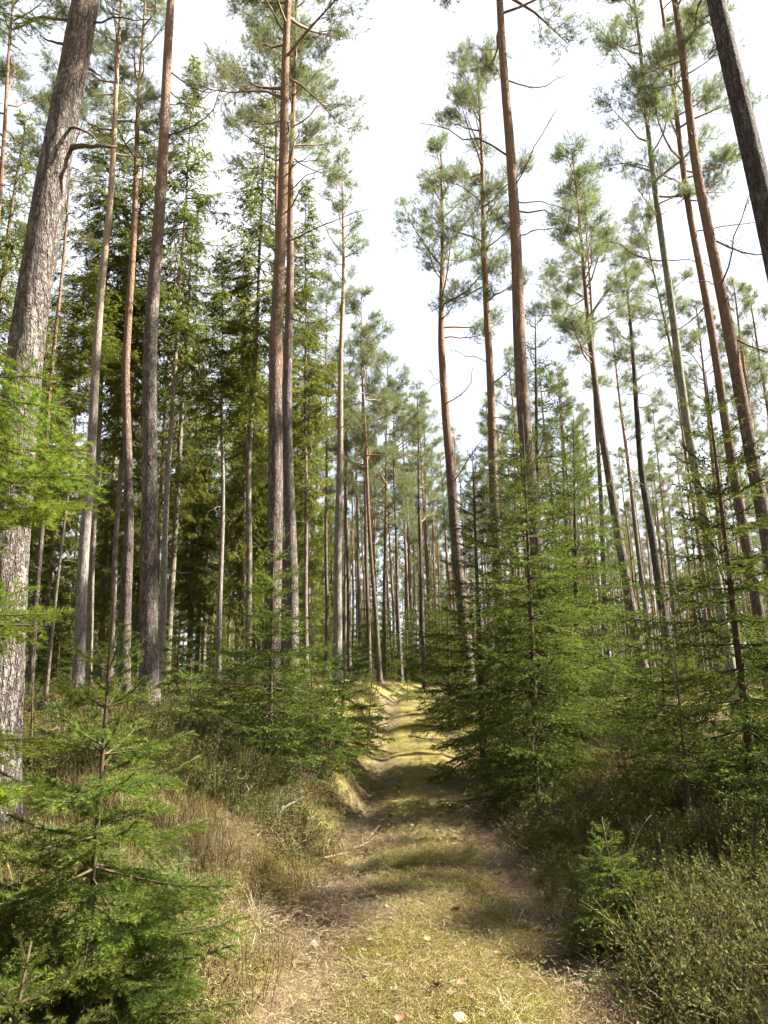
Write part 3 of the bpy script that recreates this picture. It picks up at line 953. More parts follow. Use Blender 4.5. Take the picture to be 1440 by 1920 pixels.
tall_tree('pine', 'tallest pine left of the path with crooked limbs and orange top', [(511, 1150), (514, 950), (519, 640), (527, 400), (541, 0)], 14.0, 31, 22.5, 'bark_red', 12.2, 0, 1.15, 5, 11, seg=24, step=0.1, d_ref=950, group=G_L, bark_rough=0.04, dead_range=(8, 13),
          dead_list=[(455, 0, 25, 5, 1.0), (590, 5, 5, 3, 0.8), (360, 10, 40, 2, 1.0), (300, 170, 20, 1, 1.0), (310, -20, 50, 2, 0.9), (400, -15, 35, 2, 1.1), (180, 175, 25, 5, 0.9), (420, 20, -35, 3, 0.9)])
tall_tree('pine', 'greyer companion trunk close behind the tallest pine left of the path', [(546, 1100), (540, 800), (540, 640), (544, 430), (549, 250)], 16.5, 20, 19.5, 'bark_pine', 12.5, 1, 0.9, 6, 12, d_ref=800, group=G_L)
tall_tree('pine', 'thin orange pine stem peeping out left of the tallest pine', [(530, 900), (521, 500), (516, 210)], 18, 10, 20, 'bark_red', 13.5, 2, 0.9, 4, 13, group=G_L)
tall_tree('pine', 'thin grey trunk with bare twiggy top left of the sky gap', [(633, 1180), (637, 800), (643, 560), (643, 490)], 23, 12, 18.0, 'bark_pale', 12.0, 5, 0.7, 9, 14, d_ref=800, group=G_L, dead_range=(8, 16))
tall_tree('spruce', 'dark thin trunk between the companion trunk and the thin grey one', [(574, 1200), (573, 800)], 26, 10, 19, 'bark_spruce', 6, 3, 0.9, 4, 15, group=G_L)
tall_tree('spruce', 'slim sunlit trunk standing in front of the dark spruces', [(411, 1200), (418, 900), (417, 830)], 23, 11, 14, 'bark_pale', 7.5, 2, 0.9, 4, 16, group=G_L)
tall_tree('spruce', 'dark trunk left of the tallest pine rising into a pointed spruce', [(466, 1220), (466, 900), (482, 590)], 22, 14, 19.5, 'bark_spruce', 7.5, 0, 0.95, 4, 17, group=G_L)
G_C = 'pines standing where the path disappears'
tall_tree('pine', 'slim pine leaning left above the far end of the path', [(712, 1265), (700, 1100), (688, 900), (684, 800)], 29, 10, 16.0, 'bark_red', 8.0, 0, 0.95, 4, 31, group=G_C)
tall_tree('pine', 'slim orange pine just left of the leaning far one', [(692, 1240), (682, 820)], 31, 10, 15.0, 'bark_red', 8.0, 2, 0.9, 4, 32, group=G_C)
tall_tree('pine', 'straight slim pine right of the leaning far one', [(720, 1265), (722, 1000), (724, 900)], 33, 9, 14.5, 'bark_red', 7.0, 4, 1.0, 4, 33, group=G_C)
tall_tree('pine', 'curved slim pine over the mound at the path end', [(753, 1280), (744, 1100), (741, 950)], 34, 9, 14.0, 'bark_pine', 6.5, 1, 1.0, 4, 34, group=G_C)
tall_tree('pine', 'dark slim trunk directly above the path end', [(797, 1290), (789, 1100), (786, 930)], 33, 10, 13.5, 'bark_dark', 7.0, 3, 1.0, 4, 35, group=G_C)
tall_tree('pine', 'short sunlit pine left of the far leaning pines', [(655, 1230), (650, 950)], 32, 9, 15.0, 'bark_red', 7.5, 5, 1.0, 4, 36, group=G_C)
tall_tree('pine', 'sunlit orange stem beside the thin grey trunk', [(612, 1200), (612, 760)], 30, 8, 17.0, 'bark_red', 9.0, 1, 0.9, 4, 37, group=G_C)
# right of the path
tall_tree('pine', 'tall brown pine rising out of the spruce thicket right of the path', [(1001, 1000), (990, 860), (975, 640), (955, 250), (937, 0)], 13.0, 25, 22.5, 'bark_red', 14.3, 3, 1.25, 5, 18, seg=24, step=0.1, d_ref=640, group=G_R, bark_rough=0.04, dead_range=(8, 14.5),
          dead_list=[(290, 160, 45, 5, 1.3), (150, 10, 15, 3, 0.9)])
tall_tree('pine', 'orange pine with full crown left of the tall brown pine', [(930, 980), (915, 640), (906, 400), (901, 250)], 19.5, 14, 19.3, 'bark_red', 10.5, 0, 0.95, 5, 19, d_ref=640, group=G_R, dead_range=(6, 12))
tall_tree('pine', 'orange pine nearest the sky gap on the right side of the path', [(853, 980), (836, 800), (828, 640), (829, 480)], 21.5, 13, 17.6, 'bark_red', 10.8, 4, 0.95, 5, 20, d_ref=640, group=G_R, dead_range=(6, 12))
tall_tree('pine', 'pine with a curved stem right of the spruce thicket', [(1180, 1110), (1150, 950), (1125, 800), (1102, 580), (1093, 490)], 19.5, 17, 15.7, 'bark_pine', 8.5, 2, 1.05, 6, 21, d_ref=950, group=G_R, dead_range=(5, 10))
tall_tree('pine', 'thin trunk close beside the curved pine stem', [(1132, 1090), (1122, 850)], 23, 10, 17, 'bark_pine', 11, 1, 0.9, 5, 22, group=G_R)
tall_tree('pine', 'thin dark pine midway between the curved pine and the tall pair', [(1250, 1190), (1225, 1030), (1205, 900), (1184, 640)], 23, 13, 14.5, 'bark_dark', 8.5, 5, 0.85, 8, 23, d_ref=900, group=G_R, dead_range=(4, 10))
tall_tree('pine', 'tall slender grey green pine just left of the tall pair', [(1330, 1020), (1290, 800), (1240, 450), (1200, 100)], 16.5, 17, 21.5, 'bark_green', 11.5, 1, 0.9, 6, 24, d_ref=800, group=G_R, dead_range=(8, 13))
tall_tree('pine', 'thinner trunk of the tall pair of pines', [(1388, 950), (1336, 640), (1294, 400), (1266, 200)], 16.0, 16, 20.5, 'bark_red', 12.0, 2, 1.0, 7, 25, d_ref=640, group=G_R, dead_range=(7, 13))
tall_tree('pine', 'thicker trunk of the tall pair of pines', [(1430, 950), (1368, 640), (1308, 320), (1264, 0)], 14.0, 23, 22.5, 'bark_red', 13.2, 5, 1.1, 7, 26, seg=24, step=0.1, d_ref=640, group=G_R, bark_rough=0.04, dead_range=(7, 14))
tall_tree('pine', 'thick dark trunk leaning across the top right corner', [(1500, 700), (1432, 400), (1345, 0)], 8.0, 43, 22, 'bark_dark', 15, 4, 1.2, 3, 27, seg=30, step=0.06, d_ref=400, group=G_R, bark_rough=0.05, dead_range=(9, 15))
tall_tree('pine', 'very thin pine stem behind the slender grey green pine', [(1305, 860), (1236, 560)], 25, 9, 17, 'bark_green', 11, 0, 0.8, 6, 28, group=G_R)

# ------------------------------------------------------------------ young spruces beside the path
def ground_at(px, Y):
    """ground point below the image column px at distance Y"""
    p = at(px, 1400, Y)
    return (float(p[0]), float(Y), tz(p[0], Y))

def by_top(label, px, Y, top_py, base_px, R, seed, **kw):
    loc = ground_at(base_px, Y)
    top = at(px, top_py, Y)
    H = float(top[2] - loc[2])
    tilt = (0.0, math.atan2(top[0] - loc[0], H))
    return young_spruce(label, loc, H, R, seed, tilt=tilt, **kw)

G_Y = 'young spruces along the path'
by_top('young spruce with a long bare leader and spreading boughs in the near left corner', 216, 3.2, 1095, 188, 0.60, 61, as_branches=True, gap=0.165, per=6, leader=0.34, stem_r=0.014, group=G_Y, needle='n_young', start=0.02, inter=1.0)
by_top('half grown spruce with a pale leader and trunk at the right path edge', 980, 10.5, 775, 1003, 1.4, 62, gap=0.33, per=6, leader=0.5, group=G_Y, needle='n_young', start=0.04, stem_r=0.05, droopy=0.3, inter=0.9)
by_top('taller sparse spruce wrapped round the tall brown pine', 1003, 14.0, 560, 1015, 1.75, 63, gap=0.5, per=5, leader=0.6, group=G_Y, needle='n_spruce', droopy=0.6, start=0.1, inter=0.6)
by_top('bushy yellow green spruce filling the thicket beside the tall brown pine', 1075, 12.4, 770, 1085, 1.45, 64, gap=0.33, per=6, group=G_Y, needle='n_young', droopy=0.6, inter=0.9)
by_top('dark spruce at the left rim of the right hand thicket', 885, 13.6, 830, 905, 1.25, 65, gap=0.34, per=5, group=G_Y, needle='n_spruce', droopy=0.4)
by_top('crooked spruce with a dark thick stem near the right edge', 1322, 8.2, 690, 1405, 1.35, 66, gap=0.37, per=6, leader=0.55, group=G_Y, needle='n_young', stem_r=0.055, start=0.1, droopy=0.3, inter=0.8)
by_top('small spruce with a bare twisted stem below the crooked spruce', 1262, 7.4, 1190, 1280, 0.62, 67, gap=0.2, per=5, group=G_Y, needle='n_young', start=0.25)
by_top('bright little spruce behind the bare stemmed one', 1238, 9.6, 1085, 1242, 0.75, 68, gap=0.24, per=5, group=G_Y, needle='n_young')
by_top('low spruce cut by the right edge beneath the crooked spruce', 1450, 6.6, 1180, 1470, 0.8, 69, gap=0.25, per=5, group=G_Y, needle='n_young')
by_top('knee high dense spruce seedling in the heather at the right path edge', 1128, 5.3, 1530, 1140, 0.44, 70, as_branches=True, gap=0.1, per=6, leader=0.08, group=G_Y, needle='n_young', start=0.02, inter=1.0)
by_top('bright topped spruce in front of the tallest pine left of the path', 514, 9.8, 968, 505, 0.95, 71, gap=0.26, per=6, leader=0.36, group=G_Y, needle='n_young', inter=0.9)
by_top('dark spruce filling the middle of the left path edge', 590, 12.0, 1165, 580, 0.95, 72, gap=0.24, per=6, group=G_Y, needle='n_spruce', inter=0.9)
by_top('yellowish low spruce at the front of the left path edge', 505, 9.3, 1288, 503, 0.62, 73, gap=0.17, per=6, group=G_Y, needle='n_young', inter=0.9)
by_top('thin stemmed little spruce at the foot of the left bank', 597, 10.2, 1330, 593, 0.55, 74, gap=0.2, per=5, group=G_Y, needle='n_young', start=0.25)
by_top('spruce leaning its boughs over the path from the left', 650, 12.8, 1205, 636, 0.8, 75, gap=0.22, per=6, group=G_Y, needle='n_young', inter=0.9)
by_top('small spruce at the far end of the left hand thicket', 700, 15.8, 1245, 688, 0.6, 76, gap=0.22, per=6, group=G_Y, needle='n_young')
by_top('dark small spruce behind the bright topped one', 440, 12.0, 1185, 440, 1.0, 77, gap=0.24, per=6, group=G_Y, needle='n_spruce')
by_top('seedling spruce at the foot of the straight grey pine', 358, 11.4, 1235, 358, 0.55, 78, gap=0.18, per=6, group=G_Y, needle='n_young')
by_top('fresh green seedling right of the thick leaning pine', 133, 8.5, 1255, 133, 0.4, 79, gap=0.16, per=5, group=G_Y, needle='n_fresh')
by_top('pale green seedling at the foot of the thick leaning pine', 62, 7.2, 1262, 64, 0.34, 80, gap=0.14, per=5, group=G_Y, needle='n_fresh')
by_top('low spruce spreading into the bottom left corner', 60, 2.5, 1760, 30, 0.42, 81, as_branches=True, gap=0.13, per=6, leader=0.07, group=G_Y, needle='n_spruce', start=0.0, inter=0.9)
by_top('dark spruce behind the thicket where the path turns', 838, 19, 1085, 845, 1.0, 82, gap=0.3, per=6, group=G_Y, needle='n_spruce')
by_top('sunlit seedling on the mound at the end of the path', 765, 25, 1262, 765, 0.7, 83, lod='low', gap=0.22, per=6, group=G_Y, needle='n_fresh')

by_top('dark low spruce between the bright topped spruce and the path', 550, 11.4, 1235, 545, 0.8, 84, gap=0.2, per=6, group=G_Y, needle='n_spruce', inter=0.9)
by_top('low spruce with yellowish tips at the lip of the path, left side', 625, 11.2, 1290, 616, 0.62, 85, gap=0.18, per=6, group=G_Y, needle='n_young', inter=0.9)
FINE = [spruce_branch(np.random.default_rng(820 + k), 1.0, 1150, 0.0185, 0.0019, spacing=0.048, vb=(0.3, 0.6), wr=0.0024, side=0.42, droop=0.06) for k in range(3)]
FINE_ME = [mk_mesh('spruce_bough', a[0], a[1], [M['n_fresh'], M['twig']], a[2], a[3], a[4]) for a in FINE]
# the spruce whose boughs reach in from the left edge, close to the camera
def near_left_spruce():
    rng = np.random.default_rng(88)
    X0, Y0 = -1.62, 1.75
    loc = (X0, Y0, tz(X0, Y0))
    root = thing('spruce_tree', 'spruce outside the left edge whose bright boughs reach into view', 'spruce', loc, 0, G_Y)
    H = 4.6
    obj('trunk', stem_mesh('spruce_trunk', H, 0.045, M['bark_spruce'], step=0.12), root)
    def put(h, az, el, ln, tw=0.0):
        o = obj('branch', FINE_ME[int(rng.integers(3))], root)
        o.matrix_basis = branch_matrix(h, rad(az), el, ln, (0, 0), tw)
    zb = loc[2]
    # boughs that show: (pixel of the tip, distance of the tip, fall)
    for (px, py, Yt, ln_x) in [(162, 850, 1.72, 1.0), (150, 890, 1.66, 1.0), (118, 955, 1.60, 1.0), (108, 705, 1.80, 1.0), (125, 768, 1.72, 1.0), (100, 1158, 1.72, 1.0), (50, 1185, 1.62, 1.0), (85, 1392, 1.85, 1.0), (42, 1490, 1.62, 1.0), (95, 50, 1.95, 1.0)]:
        tip = at(px, py, Yt)
        dx, dy = tip[0] - X0, tip[1] - Y0
        hor = math.hypot(dx, dy)
        el = -8 + rng.normal(0, 4)
        h = tip[2] - zb - hor * math.tan(rad(el))
        put(h, math.degrees(math.atan2(dy, dx)), el, hor / math.cos(rad(el)), rng.normal(0, 0.3))
    h = 0.25
    while h < H - 0.2:
        f = 1 - h / H
        for k in range(3):
            az = rng.uniform(80, 280)
            put(h + rng.normal(0, 0.03), az, np.interp(f, [0, 0.2, 1], [45, 15, -10]), max(0.15, 0.95 * f ** 0.8), rng.normal(0, 0.2))
        h += 0.3
near_left_spruce()

# pine seedlings on the left bank
def pine_seedling(label, loc, H, seed):
    rng = np.random.default_rng(seed)
    root = thing('pine_seedling', label, 'pine', loc, 0, 'pine seedlings on the left bank')
    obj('trunk', stem_mesh('seedling_trunk', H, 0.012, M['twig'], step=0.08), root)
    P0, D, L = [(0, 0, H * 0.7)], [(0, 0, 1)], [H * 0.3]
    g = Geo()
    for lev in (0.25, 0.5, 0.75):
        for k in range(5):
            az = rng.uniform(0, 6.28); el = rad(rng.uniform(10, 45)); l = H * 0.45 * (1.1 - lev) * rng.uniform(0.7, 1.2)
            d = np.array([math.cos(az) * math.cos(el), math.sin(az) * math.cos(el), math.sin(el)])
            P0.append((0, 0, H * lev)); D.append(d); L.append(l)
            V, T = tube([(0, 0, H * lev), np.array([0, 0, H * lev]) + d * l], [0.004, 0.0015], 3)
            g.add(V, T, 1, 0.5)
    V, T, v = needles(rng, P0, D, L, 520, 0.048, 0.0018, ang=(25, 60), flat=0, up=0)
    g.add(V, T, 0, v)
    obj('crown', g.mesh('seedling_crown', [M['n_pine_young'], M['twig']]), root)
for lab, px, Y, H, sd in [('pale pine seedling between the near spruce and the bare bank', 300, 4.3, 0.55, 1), ('little pine seedling close behind the near spruce stem', 235, 5.2, 0.6, 2), ('pine seedling beside the foot of the thick leaning pine', 110, 5.4, 0.5, 3), ('feathery pine seedling at the right tip of the near spruce', 345, 5.0, 0.45, 4)]:
    pine_seedling(lab, ground_at(px, Y), H, 600 + sd)

# ------------------------------------------------------------------ the forest behind
def trunk_variant(seed, H, r0, mat, bend):
    rng = np.random.default_rng(seed)
    n = 22
    z = np.linspace(-0.3, H, n)
    x = bend * np.sin(z / H * 2.4 + seed) + 0.03 * np.sin(z * 0.7); y = bend * np.cos(z / H * 2.0 + seed * 2)
    x -= x[0]; y -= y[0]
    r = r0 * (1 - 0.95 * np.clip(z, 0, H) / H) ** 0.75 * (1 + 0.4 * np.exp(-np.clip(z, 0, 9) / 0.3)) + 0.008
    V, T = tube(np.stack([x, y, z], -1), r, 8)
    g = Geo().add(V, T, 0, 0.5, True)
    for k in range(9):
        zz = rng.uniform(3, H * 0.6); az = rng.uniform(0, 6.28); l = rng.uniform(0.3, 1.1)
        b = np.array([np.interp(zz, z, x), np.interp(zz, z, y), zz])
        d = np.array([math.cos(az), math.sin(az), rng.normal(0.1, 0.3)])
        V, T = tube([b, b + d * l * 0.5, b + d * l + [0, 0, rng.normal(0, 0.1)]], [0.016, 0.011, 0.004], 3)
        g.add(V, T, 1, 0.5)
    return g.mesh('trunk', [mat, M['dead']]), (x[-1], y[-1])

BG = []
def bg_proto(kind, i):
    rng = np.random.default_rng(i + 70)
    H = 20.0
    if kind == 'pine':
        tm, tip = trunk_variant(i, H, 0.125 + 0.02 * (i % 3), M['bark_red' if i % 3 else 'bark_pine'], 0.15)
        cm, ch = PINE_CROWNS[i % len(PINE_CROWNS)]
        cz = H - [7.5, 8.5, 6.5, 9.5, 7.0, 8.0][i % 6]
        s = 0.85
    else:
        tm, tip = trunk_variant(i + 20, H, 0.14, M['bark_spruce'], 0.05)
        cm, ch = OLD_SPRUCE[i % len(OLD_SPRUCE)]
        cz = [2.5, 4.5, 6.0, 3.5][i % 4]
        s = 1.0
    return tm, cm, tip, (s, s, (H + 0.1 - cz) / ch), cz, H
PROTO = {k: [bg_proto(k, i) for i in range(6 if k == 'pine' else 4)] for k in ('pine', 'spruce')}

def bg_tree(kind, x, y, s, rng, label, group):
    p = PROTO[kind][rng.integers(len(PROTO[kind]))]
    label = label or f'{kind} of the dark left wood'
    root = thing('pine_tree' if kind == 'pine' else 'spruce_tree', label, kind, (x, y, tz(x, y)), rng.uniform(0, 6.28), group)
    root.scale = (s * rng.uniform(0.85, 1.15),) * 2 + (s,)
    root.rotation_euler[0] = rng.normal(0, 0.012); root.rotation_euler[1] = rng.normal(0, 0.012)
    obj('trunk', p[0], root)
    c = obj('crown', p[1], root)
    BACK.append((root, label))
    c.location = (p[2][0] * 0.8, p[2][1] * 0.8, p[4]); c.scale = p[3]; c.rotation_euler = (0, 0, rng.uniform(0, 6.28))
    return root

def scatter(n, box, mind, rng, ok, pts):
    out = []
    tries = 0
    while len(out) < n and tries < n * 60:
        tries += 1
        x = rng.uniform(box[0], box[1]); y = rng.uniform(box[2], box[3])
        if not ok(x, y) or any((x - a) ** 2 + (y - b) ** 2 < mind * mind for a, b in pts):
            continue
        pts.append((x, y)); out.append((x, y))
    return out

MARKS = [(-60, 'the left edge'), (0, 'the thick leaning pine'), (160, 'the pale forking trunk'), (240, 'the slim pinkish pine'), (277, 'the straight grey pine'), (411, 'the slim sunlit trunk'),
         (466, 'the dark pointed spruce'), (514, 'the tallest pine'), (637, 'the thin grey trunk'), (700, 'the sky gap'), (775, 'the end of the path'), (850, 'the orange sky gap pine'),
         (925, 'the full crowned pine'), (995, 'the tall brown pine'), (1155, 'the curved pine'), (1225, 'the thin dark pine'), (1325, 'the grey green pine'), (1400, 'the tall pair'), (1500, 'the right edge')]
BACK = []
ORD = ['nearest', 'second', 'third', 'fourth', 'fifth', 'sixth', 'seventh', 'eighth', 'ninth', 'tenth', 'eleventh', 'twelfth', 'thirteenth', 'fourteenth', 'fifteenth', 'sixteenth', 'seventeenth', 'eighteenth', 'nineteenth', 'twentieth']
def label_back():
    """say of each tree of the wood behind which of the big trunks it stands by, and how deep in"""
    keys = {}
    inv = CAM_ROT.to_3x3().transposed()
    for o, what in BACK:
        c = inv @ (Vector(o.location) + Vector((0, 0, 5)) - Vector((0, 0, EYE)))
        px = W / 2 + F * c.x / -c.z if c.z < -0.5 else (3000 if c.x > 0 else -3000)
        m = min(MARKS, key=lambda q: abs(q[0] - px))
        side = 'just left of' if px < m[0] else 'just right of'
        if m[1] in ('the left edge', 'the right edge'): side = 'at'
        if abs(px) >= 2900: side, m = 'beyond', (0, 'the right edge')
        keys.setdefault((what, side, m[1]), []).append(o)
    for (what, side, m), L in keys.items():
        L.sort(key=lambda o: o.location.y)
        for i, o in enumerate(L):
            far = ORD[min(i, 19)] + (' nearest' if i else '')
            o['label'] = (f'{what} seen {side} {m}' if len(L) == 1 else f'{far} {what} seen {side} {m}')

_sr = np.random.default_rng(123)
in_view = lambda x, y, m=0.0: abs(x) < 0.52 * y + m
clear = lambda x, y: abs(x - float(path_x(y))) > 2.3 or y > 44
sky_gap = lambda x, y: not (-0.02 * y - 0.3 < x < 0.10 * y and y < 36)
for x, y in scatter(70, (-34, -3.2, 21, 58), 1.5, _sr, lambda x, y: clear(x, y) and in_view(x, y, 3) and x < -0.035 * y - 1.3 , TREES):
    bg_tree('spruce' if _sr.random() < 0.8 else 'pine', x, y, _sr.uniform(0.72, 1.05), _sr, None, 'trees of the dark wood left of the path')
for x, y in scatter(84, (-8, 11, 42, 82), 1.3, _sr, lambda x, y: clear(x, y) and sky_gap(x, y), TREES):
    bg_tree('pine', x, y, _sr.uniform(0.8, 1.0), _sr, 'slim pine beyond the path', 'trees beyond the end of the path')
for x, y in scatter(125, (5, 52, 27, 92), 1.6, _sr, lambda x, y: clear(x, y) and in_view(x, y, 2) and x > 0.12 * y, TREES):
    bg_tree('pine', x, y, _sr.uniform(0.58, 0.95), _sr, 'pine of the open stand', 'pines of the open stand on the right')
# pines standing out of frame on the sunny side, whose shadows cross the path
for x, y in scatter(11, (7.0, 26, 0, 22), 3.2, _sr, lambda x, y: x > 0.56 * y + 3.0 and clear(x, y), TREES):
    bg_tree('pine', x, y, _sr.uniform(0.9, 1.08), _sr, 'shading pine', 'pines shading the path from the right')

for x, y in [(18.8, 7.0), (20.5, 5.0)]:
    TREES.append((x, y))
    bg_tree('pine', x, y, 0.95, _sr, 'shading pine', 'pines shading the path from the right')

# undergrowth spruces further back
def under_proto(seed, H, R, needle):
    r = young_spruce(None, (0, 0, 0), H, R, seed, lod='low', gap=0.3, per=6, needle=needle, group=None, droopy=0.4, inter=0.8)
    return r
_up = [under_proto(301, 3.0, 1.0, 'n_spruce'), under_proto(302, 2.2, 0.85, 'n_young'), under_proto(303, 4.5, 1.3, 'n_spruce')]
_used = [False] * 3
def under(x, y, s, k, label, group):
    loc = (x, y, tz(x, y))
    if not _used[k]:
        _used[k] = True
        r = _up[k]; r.location = loc; r.scale = (s,) * 3
        tag(r, label, 'spruce', group)
        BACK.append((r, label))
        return r
    r = copy_tree(_up[k], loc, _sr.uniform(0, 6.28), s, label, group)
    r['category'] = 'spruce'
    BACK.append((r, label))
    return r
for x, y in scatter(46, (-24, -3, 15, 50), 1.3, _sr, lambda x, y: clear(x, y) and in_view(x, y, 0) and x < -0.03 * y - 2.2, TREES):
    under(x, y, _sr.uniform(0.5, 1.0), int(_sr.integers(3)), 'low spruce of the left undergrowth', 'undergrowth spruces of the left wood')
for x, y in scatter(46, (2.5, 34, 13.5, 52), 1.3, _sr, lambda x, y: clear(x, y) and in_view(x, y, 0) and x > 0.13 * y, TREES):
    under(x, y, _sr.uniform(0.45, 0.9), int(_sr.integers(3)), 'low spruce of the right undergrowth', 'undergrowth spruces of the right stand')
for px, Y, s_ in [(705, 33, 1.1), (735, 36, 1.2), (765, 38, 1.2), (795, 39, 1.3), (822, 36, 1.2), (680, 30, 0.9), (850, 33, 1.1)]:
    q = at(px, 1290, Y)
    under(float(q[0]), Y, s_, int(_sr.integers(3)), 'low spruce beyond the path', 'undergrowth spruces at the end of the path')
for x, y in scatter(30, (-7, 10, 31, 58), 1.2, _sr, lambda x, y: clear(x, y), TREES):
    under(x, y, _sr.uniform(0.7, 1.3), int(_sr.integers(3)), 'low spruce beyond the path', 'undergrowth spruces at the end of the path')

label_back()

# ------------------------------------------------------------------ scattered stuff through geometry nodes
def gn_scatter(name, label, protos, P, rot, scl):
    """one object: points that carry one of the prototype meshes each"""
    me = bpy.data.meshes.new(name)
    me.vertices.add(len(P)); me.vertices.foreach_set('co', np.ascontiguousarray(P, dtype=np.float32).ravel())
    a = me.attributes.new('rot', 'FLOAT_VECTOR', 'POINT'); a.data.foreach_set('vector', np.ascontiguousarray(rot, dtype=np.float32).ravel())
    a = me.attributes.new('scl', 'FLOAT_VECTOR', 'POINT'); a.data.foreach_set('vector', np.ascontiguousarray(scl, dtype=np.float32).ravel())
    o = obj(name, me)
    col = bpy.data.collections.new(name + '_pieces')
    for m in protos:
        col.objects.link(bpy.data.objects.new(name + '_piece', m))
    ng = bpy.data.node_groups.new(name, 'GeometryNodeTree')
    ng.interface.new_socket('Geometry', in_out='INPUT', socket_type='NodeSocketGeometry')
    ng.interface.new_socket('Geometry', in_out='OUTPUT', socket_type='NodeSocketGeometry')
    N, L = ng.nodes, ng.links
    gi = N.new('NodeGroupInput'); go = N.new('NodeGroupOutput')
    ci = N.new('GeometryNodeCollectionInfo')
    ci.inputs['Collection'].default_value = col
    ci.inputs['Separate Children'].default_value = True
    ci.inputs['Reset Children'].default_value = True
    ip = N.new('GeometryNodeInstanceOnPoints')
    ip.inputs['Pick Instance'].default_value = True
    na = N.new('GeometryNodeInputNamedAttribute'); na.data_type = 'FLOAT_VECTOR'; na.inputs['Name'].default_value = 'rot'
    nb = N.new('GeometryNodeInputNamedAttribute'); nb.data_type = 'FLOAT_VECTOR'; nb.inputs['Name'].default_value = 'scl'
    er = N.new('FunctionNodeEulerToRotation')
    rv = N.new('FunctionNodeRandomValue'); rv.data_type = 'INT'
    [s for s in rv.inputs if s.name == 'Min' and s.type == 'INT'][0].default_value = 0
    [s for s in rv.inputs if s.name == 'Max' and s.type == 'INT'][0].default_value = len(protos) - 1
    L.new(gi.outputs[0], ip.inputs['Points'])
    L.new(ci.outputs[0], ip.inputs['Instance'])
    L.new([s for s in rv.outputs if s.type == 'INT'][0], ip.inputs['Instance Index'])
    L.new(na.outputs[0], er.inputs[0]); L.new(er.outputs[0], ip.inputs['Rotation'])
    L.new(nb.outputs[0], ip.inputs['Scale'])
    L.new(ip.outputs[0], go.inputs[0])
    md = o.modifiers.new('scatter', 'NODES'); md.node_group = ng
    return tag(o, label, None, None, 'stuff')

def blades(rng, n, h, w, spread, bend, v0=0.5, vs=0.2, seg=3, rad_=0.03):
    """arching blades of grass"""
    g = Geo()
    base = rng.normal(0, rad_, (n, 2)); az = rng.uniform(0, 6.28, n); ln = h * rng.uniform(0.5, 1.15, n)
    lean = np.abs(rng.normal(0, spread, n)); bd = rng.uniform(0.3, 1.0, n) * bend
    t = np.linspace(0, 1, seg + 1)
    V = np.zeros((n, seg + 1, 2, 3))
    ang = lean[:, None] + bd[:, None] * t[None]
    dx = np.cumsum(np.sin(ang), 1) / (seg + 1) * ln[:, None]; dz = np.cumsum(np.cos(ang), 1) / (seg + 1) * ln[:, None]
    dx -= dx[:, :1]; dz -= dz[:, :1]
    cx = base[:, 0:1] + np.cos(az)[:, None] * dx; cy = base[:, 1:2] + np.sin(az)[:, None] * dx
    ww = w * (1 - t)[None] * rng.uniform(0.7, 1.3, n)[:, None] + 0.0003
    fa = az + np.pi / 2 + rng.normal(0, 0.5, n)
    for k, sgn in enumerate((-1, 1)):
        V[:, :, k, 0] = cx + sgn * np.cos(fa)[:, None] * ww; V[:, :, k, 1] = cy + sgn * np.sin(fa)[:, None] * ww; V[:, :, k, 2] = dz
    idx = np.arange(n * (seg + 1) * 2).reshape(n, seg + 1, 2)
    a, b, c, d = idx[:, :-1, 0].ravel(), idx[:, :-1, 1].ravel(), idx[:, 1:, 1].ravel(), idx[:, 1:, 0].ravel()
    T = np.concatenate([np.stack([a, b, c], -1), np.stack([a, c, d], -1)])
    v = np.repeat(np.clip(rng.normal(v0, vs, n), 0, 1), (seg + 1) * 2)
    g.add(V.reshape(-1, 3), T, 0, v)
    return g

def shrublet(rng, h, n_stem, leaves, leaf_len, leaf_w, spread, vb=0.45):
    """bilberry: thin forking stems with small upright leaves"""
    g = Geo()
    P, D = [], []
    for i in range(n_stem):
        az = rng.uniform(0, 6.28); ln = h * rng.uniform(0.55, 1.1); le = abs(rng.normal(0, spread))
        b = np.array([*rng.normal(0, 0.05, 2), -0.02])
        d = np.array([math.cos(az) * math.sin(le), math.sin(az) * math.sin(le), math.cos(le)])
        m = b + d * ln * 0.5
        V, T = tube([b, m, b + d * ln + rng.normal(0, 0.012, 3)], [0.0022, 0.0016, 0.0007], 3, cap=False)
        g.add(V, T, 1, rng.uniform(0.2, 0.8))
        for j in range(3):
            d2 = d + rng.normal(0, 0.45, 3); d2 /= np.linalg.norm(d2)
            q = b + d * ln * rng.uniform(0.35, 0.8); l2 = ln * rng.uniform(0.25, 0.5)
            V, T = tube([q, q + d2 * l2], [0.0013, 0.0006], 3, cap=False)
            g.add(V, T, 1, rng.uniform(0.2, 0.8))
            for k in range(leaves):
                P.append(q + d2 * l2 * rng.uniform(0.2, 1.0)); D.append(d2)
    P = np.array(P); D = np.array(D); N = len(P)
    dd = D * 0.6 + rng.normal(0, 0.6, (N, 3)); dd /= np.linalg.norm(dd, axis=1)[:, None]
    s, u = perp(dd)
    an = rng.uniform(0, 6.28, N)
    wv = (s * np.cos(an)[:, None] + u * np.sin(an)[:, None]) * leaf_w * 0.5
    L = (leaf_len * rng.uniform(0.6, 1.2, N))[:, None]
    V = np.stack([P, P + dd * L * 0.5 + wv, P + dd * L, P + dd * L * 0.5 - wv], 1).reshape(-1, 3)
    i = np.arange(N)[:, None] * 4
    T = np.concatenate([i + [[0, 1, 2]], i + [[0, 2, 3]]])
    g.add(V, T, 0, np.repeat(np.clip(rng.normal(vb, 0.22, N), 0, 1), 4))
    return g

